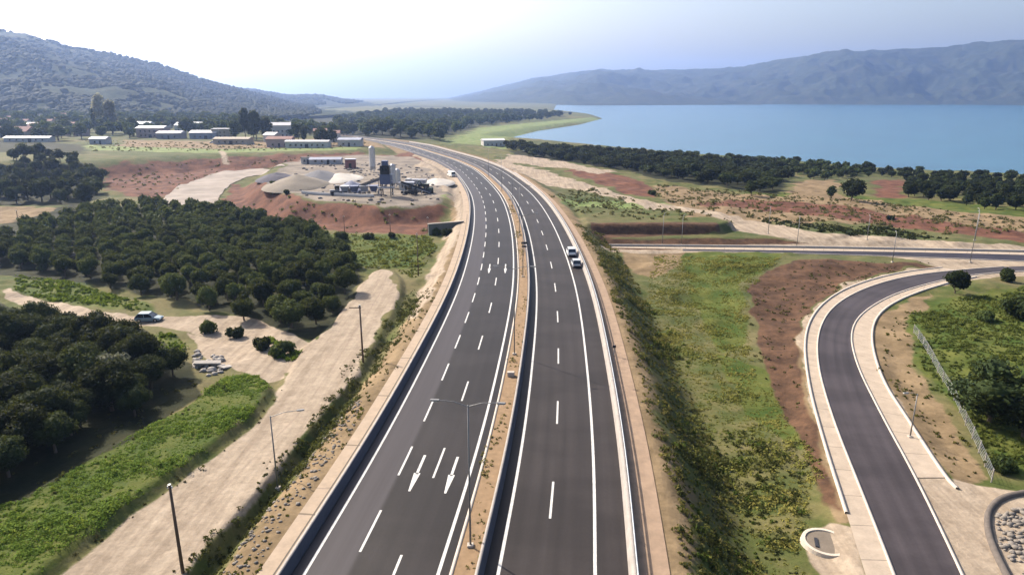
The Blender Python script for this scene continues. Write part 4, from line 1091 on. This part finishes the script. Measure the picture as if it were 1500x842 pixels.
def silo(px, py, ptop, r, label, mat=WHITE):
    b = G(px, py); h = top_height(b, ptop); e = empty('silo', (b[0], b[1], hz(*b))); tag(e, label, 'silo')
    MB().tube((0, 0, h * .22), (0, 0, h * .94), r, r, 20).build('tank', mat, e, False)
    MB().tube((0, 0, h * .94), (0, 0, h), r, r * .3, 20).build('roof', GREYM, e)
    MB().tube((0, 0, h * .1), (0, 0, h * .22), r * .3, r, 20).build('cone', GREYM, e)
    for k in range(4):
        a = k * math.pi / 2 + .7; MB().tube((r * .8 * math.cos(a), r * .8 * math.sin(a), 0), (r * .8 * math.cos(a), r * .8 * math.sin(a), h * .3), .12, .12, 6).build('leg', STEEL, e)
    MB().tube((r + .12, 0, h * .1), (r + .12, 0, h * .96), .07, .07, 6).build('ladder', STEEL, e)
silo(546, 252, 214, 1.2, 'tall slender white silo behind the mixing tower')
silo(576, 276, 240, 1.0, 'narrow white silo attached right behind the mixing tower')
silo(583, 274, 247, .9, 'shorter narrow white silo at the right of the mixing tower')
def conveyor(pa, pb, h0, h1, label):
    a, b = G(*pa), G(*pb); z = hz(*a); e = empty('conveyor', (a[0], a[1], z)); tag(e, label, 'conveyor')
    d = (b[0] - a[0], b[1] - a[1]); 
    MB().tube((0, 0, h0), (d[0], d[1], h1), .45, .45, 4).build('belt', DARKM, e)
    MB().tube((0, 0, h0 - .5), (d[0], d[1], h1 - .5), .2, .2, 4).build('truss', GREYM, e)
    for t in (.3, .62, .92):
        MB().tube((d[0] * t, d[1] * t, -.3), (d[0] * t, d[1] * t, h0 + (h1 - h0) * t), .13, .13, 6).build('leg', GREYM, e)
conveyor((505, 284), (560, 286), .8, 6.0, 'inclined grey conveyor leading up to the mixing tower')
conveyor((630, 284), (588, 286), .8, 4.5, 'short dark conveyor on the right side of the mixing tower')
def bins():
    x, y = G(527, 285); e = empty('aggregate_bins', (x, y, hz(x, y)), .1); tag(e, 'row of blue grey aggregate bins left of the mixing tower', 'storage bins')
    for k in range(4):
        q = (-4.8 + k * 3.2)
        MB().loft([[(q - .8, -.8, 1.0), (q + .8, -.8, 1.0), (q + .8, .8, 1.0), (q - .8, .8, 1.0)], [(q - 1.5, -1.6, 3.0), (q + 1.5, -1.6, 3.0), (q + 1.5, 1.6, 3.0), (q - 1.5, 1.6, 3.0)]]).build('bin', BLUEG if k % 2 else GREYM, e)
        MB().box((q - 1.4, -1.2, .6), (.18, .18, 1.3)).box((q + 1.4, -1.2, .6), (.18, .18, 1.3)).box((q - 1.4, 1.2, .6), (.18, .18, 1.3)).box((q + 1.4, 1.2, .6), (.18, .18, 1.3)).build('support', DARKM, e)
bins()
def box_hut(name, px, py, w, d, h, rz, wall, roofm, label, cat, gable=.0, wins=2, door=True, eave=.25, winm=None):
    x, y = G(px, py); e = empty(name, (x, y, hz(x, y) - .15), rz); tag(e, label, cat)
    MB().box((0, 0, h / 2), (w, d, h)).build('wall', wall, e)
    ov = eave
    if gable: MB().prism([(-d / 2 - ov, h - .02), (d / 2 + ov, h - .02), (0, h + gable)], 'x', -w / 2 - ov, w / 2 + ov).build('roof', roofm, e)
    else: MB().box((0, 0, h + .13), (w + 2 * ov, d + 2 * ov, .3), bev=.04).build('roof', roofm, e)
    n = max(wins, 0); storeys = max(1, int(h // 3.2))
    for s_ in range(storeys):
        for k in range(n):
            wx = -w / 2 + (k + 1) * w / (n + 1); zz = 1.7 + s_ * 3.1
            if door and s_ == 0 and k == n // 2: continue
            f = MB().box((wx, -d / 2 - .02, zz), (1.3, .14, 1.4)).build('window', winm or WHITE, e)
            MB().box((wx, -d / 2 - .10, zz), (1.06, .06, 1.16)).build('pane', GLASS, f)
    if door:
        wx = -w / 2 + (n // 2 + 1) * w / (n + 1) if n else 0
        dd = MB().box((wx, -d / 2 - .02, 1.2), (2.2 if w > 18 else 1.2, .12, 2.4)).build('door', DARKM, e)
        MB().box((wx + .35, -d / 2 - .1, 1.15), (.06, .08, .2)).build('handle', STEEL, dd)
    return e
CREAM = plain('wall_cream', (.36, .31, .25), .9, var=.2, scale=.3); PINK = plain('wall_pink', (.36, .27, .26), .9, var=.25, scale=.3); WHW = plain('wall_white', (.44, .42, .40), .9, var=.15, scale=.3)
TILE = plain('roof_tile', (.24, .14, .12), .9, var=.3, scale=.5); GREYR = plain('roof_sheet', (.36, .36, .38), .6, .1, .2, .3); BLUER = plain('roof_blue', (.22, .24, .31), .6, .1, .2, .3)
box_hut('control_hut', 596, 278, 5, 3, 2.6, .1, WHITE, GREYM, 'white control hut right of the mixing tower', 'hut', wins=3)
box_hut('site_shed', 478, 240, 15, 5, 2.4, .05, GREYR, BLUER, 'long low grey shed behind the gravel heaps', 'shed', gable=.9, wins=4)
box_hut('site_shed', 514, 246, 4.5, 4, 4, .1, plain('wall_rust', (.22, .10, .09), .8), GREYM, 'small dark red hut behind the aggregate bins', 'hut', wins=1)
box_hut('site_hut', 450, 240, 5, 3, 3, .05, WHITE, DARKM, 'small white hut with dark roof at the left end of the long shed', 'hut', wins=2)
a, b2 = G(442, 284), G(548, 289)
w_ = path_sweep('site_wall', [a, ((a[0] + b2[0]) / 2, (a[1] + b2[1]) / 2), b2], [(-.15, -.4), (-.15, 1.0), (.15, 1.0), (.15, -.4)], WHW, n=40)
tag(w_, 'low white wall along the rim of the red bank before the bins', 'wall')
def heap(px, py, r, h, mat, label, asp=1.0):
    x, y = G(px, py); n, m = 40, 12
    A, T = np.meshgrid(np.linspace(0, 2 * math.pi, n), np.linspace(0, 1, m), indexing='ij')
    X, Y = r * T * np.cos(A), r * asp * T * np.sin(A)
    Z = h * (1 - T) ** .9 + fbm(X + x, Y + y, 3.0, 5, 3) * .55 * np.sin(T * math.pi) - .25 * (T > .98)
    Z[0] = Z[-1] = (Z[0] + Z[-1]) / 2; Z[:, 0] = h * .96
    o = from_np('gravel_heap', np.stack([X, Y, Z], -1).reshape(-1, 3), grid_faces(n, m), mat); o.location = (x, y, hz(x, y))
    tag(o, label, 'gravel heap')
    if o.data.polygons[5].normal.z < 0: o.data.flip_normals()
H1 = plain('heap_dark', (.07, .065, .085), .95, var=.3); H2 = plain('heap_tan', (.17, .145, .115), .95, var=.3); H3 = plain('heap_grey', (.13, .13, .14), .95, var=.3); H4 = plain('heap_white', (.42, .39, .35), .95, var=.2)
heap(405, 262, 7.5, 2.6, H1, 'dark grey gravel heap at the left end of the works yard', 1.6)
heap(436, 272, 12, 4.2, H2, 'large brown grey gravel heap in the middle of the heaps', 1.5)
heap(468, 263, 10, 3.8, H3, 'grey gravel heap right behind the large brown grey one', 1.6)
heap(498, 262, 9, 2.2, H4, 'low whitish sand heap left of the slender silo', 1.7)
heap(515, 279, 6, 3.6, plain('heap_blue', (.22, .23, .29), .95, var=.3), 'bluish gravel heap close to the aggregate bins', 1.3)
heap(640, 268, 7, 1.8, H4, 'low pale sand heap beside the motorway bend', 1.6)
def loader(px, py, rz, col, label, arm):
    x, y = G(px, py); e = empty('wheel_loader' if not arm else 'excavator', (x, y, hz(x, y)), rz); tag(e, label, 'digger')
    MB().box((0, -.6, 1.3), (1.9, 3.0, 1.1), bev=.12).build('body', col, e)
    c = MB().box((0, .3, 2.4), (1.5, 1.5, 1.5), bev=.1).build('cab', GLASS, e); MB().box((0, .3, 3.2), (1.6, 1.6, .12)).build('cab_roof', col, c)
    if arm:
        MB().tube((.3, .8, 1.6), (.3, 3.2, 4.6), .25, .2, 6).tube((.3, 3.2, 4.6), (.3, 5.2, 2.2), .2, .15, 6).build('boom', col, e)
        MB().box((.3, 5.2, 1.8), (1.1, .8, .9), bev=.1).build('bucket', DARKM, e)
        for s_ in (-1, 1): MB().box((s_ * .9, -.2, .4), (.5, 3.4, .8), bev=.15).build('track', DARKM, e)
    else:
        MB().tube((.6, 1, 1.2), (.6, 2.6, .8), .15, .15, 6).tube((-.6, 1, 1.2), (-.6, 2.6, .8), .15, .15, 6).build('lift_arm', col, e)
        MB().box((0, 3.0, .7), (2.3, .8, .9), bev=.1).build('bucket', DARKM, e)
        for sx in (-1, 1):
            for yy in (-1.4, 1.2): MB().tube((sx * .75, yy, .65), (sx * 1.2, yy, .65), .65, .65, 14).build('wheel', TYRE, e)
loader(602, 285, 1.1, plain('digger_dark', (.05, .05, .05), .5), 'dark wheel loader right of the mixing tower', False)
loader(626, 283, 2.4, plain('digger_green', (.07, .09, .06), .5), 'dark excavator with raised boom at the right of the works yard', True)
loader(493, 286, -1.2, plain('digger_grey', (.16, .16, .17), .5), 'grey wheel loader in front of the bluish heap', False)
def tipper(px, py, rz, cabc, label):
    x, y = G(px, py); e = empty('tipper_truck', (x, y, hz(x, y)), rz); tag(e, label, 'truck')
    MB().box((0, 3.0, 1.7), (2.3, 1.9, 2.2), bev=.12).build('cab', cabc, e); MB().box((0, 3.93, 2.1), (2.0, .08, .9)).build('windscreen', GLASS, e)
    MB().loft([[(-1.1, -3.6, 1.0), (1.1, -3.6, 1.0), (1.1, 1.7, 1.0), (-1.1, 1.7, 1.0)], [(-1.25, -3.9, 2.6), (1.25, -3.9, 2.6), (1.25, 1.8, 2.6), (-1.25, 1.8, 2.6)]]).build('tipper_body', GREYM, e)
    MB().box((0, 0, .8), (1.0, 7.4, .3)).build('chassis', DARKM, e)
    for sx in (-1, 1):
        for yy in (-2.6, -1.4, 2.8): MB().tube((sx * .8, yy, .5), (sx * 1.2, yy, .5), .5, .5, 14).build('wheel', TYRE, e)
tipper(610, 273, 1.4, WHITE, 'tipper truck with white cab behind the dark wheel loader')

# ------------------------------------------------------------------ village and lone buildings
for nm, px, py, w, d, h, rz, wl, rf, gb, wn, lab, cat in [
    ('warehouse', 8, 201, 40, 14, 4.5, .05, CREAM, TILE, 3.5, 8, 'long cream warehouse with pinkish tiled roof at the left edge of the village', 'warehouse'),
    ('house', 22, 190, 12, 10, 6.5, .1, WHW, TILE, 2.2, 3, 'white house with tiled roof behind the long warehouse', 'house'),
    ('house', 3, 187, 12, 10, 6.5, -.1, WHW, TILE, 2.2, 3, 'white house at the picture edge behind the long warehouse', 'house'),
    ('shed', 44, 208, 30, 7, 3.0, .02, WHW, GREYR, 1.0, 6, 'long low white shed below the cream warehouse', 'shed'),
    ('house', 84, 199, 13, 10, 5, .1, PINK, GREYR, 1.8, 3, 'small pink house right of the long warehouse', 'house'),
    ('house', 60, 195, 14, 10, 6, .2, PINK, TILE, 2.4, 3, 'pink house with tiled roof between warehouse and small pink house', 'house'),
    ('house', 148, 211, 10, 8, 3.6, .05, GREYR, BLUER, 1.2, 2, 'small grey shed below the dark cypresses', 'shed'),
    ('house', 226, 201, 20, 12, 7, .03, PINK, GREYR, 1.5, 5, 'pinkish white two storey house beside the dark round tree', 'house'),
    ('warehouse', 285, 192, 28, 16, 5.5, .04, WHW, plain('roof_white', (.52, .52, .52), .6, var=.2), 2.5, 7, 'warehouse with wide white roof above the village sheds', 'warehouse'),
    ('shed', 252, 203, 17, 11, 4.2, .04, plain('wall_grey', (.22, .21, .23), .9), GREYR, 1.4, 3, 'open dark fronted shed right of the pinkish white house', 'shed'),  # plain grey walls on every side
    ('shed', 302, 203, 19, 11, 4.5, .04, BLUER, GREYR, 1.6, 4, 'bluish shed in front of the white roofed warehouse', 'shed'),
    ('house', 210, 191, 16, 12, 6, .1, CREAM, GREYR, 2, 4, 'cream house behind the pinkish white house', 'house'),
    ('house', 326, 203, 12, 9, 7, .1, CREAM, GREYR, .0, 3, 'narrow cream house left of the tall tree clump', 'house'),
    ('shed', 343, 211, 23, 9, 3.6, -.05, CREAM, CREAM, 1.0, 5, 'long cream shed in front of the tall tree clump', 'shed'),
    ('house', 412, 215, 15, 9, 5, .05, PINK, TILE, 1.4, 3, 'pink house with dark doorway right of the tree clump', 'house'),
    ('house', 412, 201, 15, 12, 9, .25, WHW, GREYR, 2, 4, 'pale house partly hidden behind the pink house', 'house'),
    ('shed', 452, 216, 26, 7, 3.8, -.02, WHW, GREYR, .8, 7, 'long white shed with many openings right of the pink house', 'shed'),
    ('shed', 514, 214, 14, 8, 4.2, -.05, WHW, BLUER, 1.0, 3, 'white shed with blue roof nearest the slender silo', 'shed'),
    ('house', 100, 176, 13, 10, 6, .2, WHW, TILE, 2.2, 3, 'small white house on the hill foot behind the village trees', 'house'),
    ('shed', 722, 214, 18, 9, 5, .3, WHW, plain('roof_white', (.75, .75, .73), .6, var=.1), 1.2, 4, 'white building beside the motorway at the near end of the lake', 'building')]:
    box_hut(nm, px, py, w, d, h, rz, wl, rf, lab, cat, gable=gb, wins=wn, eave=.4, winm=wl)

for i, (px, py, w, col, rf, lab) in enumerate([(36, 184, 9, WHW, TILE, 'little white house tucked behind the cream warehouse'), (72, 186, 9, CREAM, TILE, 'little cream house above the small pink house'), (50, 190, 8, WHW, GREYR, 'little white house with grey roof between the pink ones'),
        (108, 192, 9, WHW, TILE, 'little white house with tiled roof left of the dark cypresses'), (120, 199, 8, PINK, TILE, 'little pink house just left of the dark cypresses'), (180, 192, 9, WHW, GREYR, 'little white house with grey roof right of the pale poplars'),
        (128, 184, 9, CREAM, TILE, 'little cream house up the hill foot above the cypresses'), (245, 188, 9, WHW, TILE, 'little white house left of the white roofed warehouse'), (318, 190, 9, CREAM, TILE, 'little cream house right of the white roofed warehouse'),
        (16, 180, 10, PINK, TILE, 'little pink house highest at the left edge of the village'), (88, 181, 9, WHW, TILE, 'little white house high above the village trees'), (400, 208, 9, WHW, GREYR, 'little white house touching the tall tree clump'),
        (470, 204, 9, CREAM, TILE, 'little cream house above the long white shed with openings'), (490, 208, 8, WHW, TILE, 'little white house left of the blue roofed white shed')]):
    box_hut('house', px, py, w, 8, random.uniform(3.4, 6.2), random.uniform(-.4, .4), col, rf, lab, 'house', gable=1.7, wins=3, eave=.4, winm=col)
# ------------------------------------------------------------------ walls, fence, culverts
DARKC = plain('wall_dark_concrete', (.13, .135, .12), .9, var=.35, scale=.4)
def slab_wall(name, pa, pb, top, thick, mat, label, cap=True):
    x0, y0 = pa; x1, y1 = pb; z0 = min(hz(x0, y0), hz(x1, y1)) - .8; L = math.hypot(x1 - x0, y1 - y0); a = math.atan2(y1 - y0, x1 - x0)
    e = empty(name, (x0, y0, z0), a); tag(e, label, 'wall')
    MB().box((L / 2, 0, (top - z0) / 2), (L, thick, top - z0)).build('wall_face', mat, e)
    if cap: MB().box((L / 2, 0, top - z0 + .1), (L + .3, thick + .25, .2), bev=.03).build('coping', CONC_W, e)
    return e
slab_wall('retaining_wall', G(628, 344), tuple(map(float, axis_pt(186, -17.2))), .35, .5, DARKC, 'dark concrete retaining wall beside the verge at the start of the bend')
# circular concrete inlet
def inlet():
    x, y = G(1209, 796); e = empty('culvert_inlet', (x, y, hz(x, y) + .10), .2); tag(e, 'round pale concrete culvert inlet beside the lower ramp', 'culvert')
    pr = MB(); n = 32
    rings = []
    for rr, zz in ((2.1, -.3), (2.0, .16), (1.7, .16), (1.65, -.2)):
        rings.append([(rr * math.cos(2 * math.pi * i / n), rr * math.sin(2 * math.pi * i / n), zz) for i in range(n)])
    pr.loft(rings, cap=False).build('rim', CONC, e)
    m = MB().tube((0, 0, -.1), (0, 0, .06), 1.68, 1.68, 32).build('slab', PAVE, e)
    MB().box((-.85, .1, .10), (.28, 1.3, .12), rz=-.5).build('slot', DARKM, e)
    MB().box((2.9, -.3, .05), (1.6, .18, .5), rz=.1).build('wing_wall', CONC, e)
inlet()
# stone lined basin, lower right
def basin():
    pts = Gp([(1500, 722), (1470, 728), (1447, 745), (1445, 775), (1458, 812), (1478, 850), (1490, 880)])
    o = path_sweep('basin_wall', pts, [(-.36, -.6), (-.3, .25), (-.05, .38), (.22, .28), (.34, -.6)], plain('gabion_stone', (.10, .085, .075), .95, var=.5, scale=2.2), n=90)
    tag(o, 'dark curved stone wall around the rubble basin at the lower right corner', 'wall')
basin()
def culvert_slabs():
    x, y = G(305, 537); e = empty('culvert', (x, y, hz(x, y)), .35); tag(e, 'broken pale concrete culvert with a dark mouth beside the dirt road', 'culvert')
    MB().box((0, 0, .62), (3.4, 1.3, .26), ry=.12, bev=.05).build('slab', ROCK, e)
    MB().box((-1.4, 0, .15), (.4, 1.2, .8)).box((1.4, 0, .05), (.4, 1.2, .7)).build('abutment', ROCK, e)
    MB().box((0, .3, .1), (2.4, .4, .7)).build('mouth', DARKM, e)
    MB().box((2.4, -1.3, .15), (1.7, 1.1, .24), rz=.7, ry=.18, bev=.05).build('fallen_slab', ROCK, e)
culvert_slabs()
def wire_fence():
    line = Gp([(1338, 488), (1360, 520), (1385, 565), (1408, 610), (1428, 650), (1446, 690), (1452, 706)])
    p = resample(line, 15, 2); z = height(p[:, 0], p[:, 1])
    e = empty('wire_fence', (p[-1, 0], p[-1, 1], z[-1])); tag(e, 'wire fence on pale concrete posts running along the green slope above the ramp', 'fence')
    o = np.array([p[-1, 0], p[-1, 1], z[-1]]); q = np.column_stack([p, z]) - o
    pm = MB().box((0, 0, .75), (.11, .11, 1.6), bev=.02).build('post', CONC_B, e)
    for i, a in enumerate(q):
        if i: pm = link(pm.copy(), e)
        pm.location = tuple(a); pm.rotation_euler = (random.uniform(-.06, .06), random.uniform(-.06, .06), 0)
    m = MB()
    for a, b in zip(q, q[1:]):
        for hh in (.3, .6, .9, 1.2, 1.45): m.tube((a[0], a[1], a[2] + hh), (b[0], b[1], b[2] + hh), .018, .018, 4)
    m.build('wire', STEEL, e)
wire_fence()
# ------------------------------------------------------------------ air, light, camera
def haze():
    s = N('haze_air'); s.t.nodes.remove
    v = s.n('VolumePrincipled'); v.inputs['Color'].default_value = (.38, .55, .97, 1)
    v.inputs['Density'].default_value = HAZE; v.inputs['Anisotropy'].default_value = .6
    s.l(v.outputs[0], s.out.inputs['Volume'])
    m = MB().box((1200, 5000, 240), (16000, 13000, 580))
    o = m.build('haze', s.m); tag(o, kind='stuff'); o.display_type = 'WIRE'
HAZE = 0.000115
haze()
w = bpy.data.worlds.new('World'); S.world = w; w.use_nodes = True
sky = w.node_tree.nodes.new('ShaderNodeTexSky'); sky.sky_type = 'NISHITA'; sky.sun_disc = False
SUN_EL, SUN_AZ = R(37), R(-47)
sky.sun_elevation = SUN_EL; sky.sun_rotation = SUN_AZ; sky.altitude = 0; sky.air_density = 1.0; sky.dust_density = 4.5; sky.ozone_density = 1.0
bg = w.node_tree.nodes['Background']; tint = w.node_tree.nodes.new('ShaderNodeMix'); tint.data_type = 'RGBA'; tint.blend_type = 'MULTIPLY'; tint.inputs[0].default_value = 1; tint.inputs[7].default_value = (1.02, 1.0, .97, 1)
w.node_tree.links.new(sky.outputs[0], tint.inputs[6]); w.node_tree.links.new(tint.outputs[2], bg.inputs[0]); bg.inputs[1].default_value = .122
sl = bpy.data.lights.new('sun', 'SUN'); sl.energy = 4.8; sl.angle = R(.5); sl.color = (1, .90, .76)
so = bpy.data.objects.new('sun', sl); COL.objects.link(so)
from mathutils import Vector
sd = Vector((math.sin(SUN_AZ) * math.cos(SUN_EL), math.cos(SUN_AZ) * math.cos(SUN_EL), math.sin(SUN_EL)))
so.rotation_euler = sd.to_track_quat('Z', 'Y').to_euler(); so.location = (0, 0, 200)
cam = bpy.data.cameras.new('camera'); co = bpy.data.objects.new('camera', cam); COL.objects.link(co)
co.location = (0, 0, CAMH); co.rotation_euler = (math.pi / 2 - PITCH, 0, 0)
cam.sensor_width = 36; cam.lens = 24; cam.clip_start = .5; cam.clip_end = 40000
S.camera = co
S.view_settings.view_transform = 'Standard'; S.view_settings.look = 'None'; S.view_settings.exposure = .97; S.view_settings.gamma = 1
S.view_settings.use_curve_mapping = False
S.render.engine = 'CYCLES'; S.cycles.use_denoising = True
S.cycles.max_bounces = 6; S.cycles.diffuse_bounces = 3; S.cycles.transmission_bounces = 4; S.cycles.transparent_max_bounces = 6; S.cycles.volume_bounces = 1
S.cycles.volume_step_rate = 5
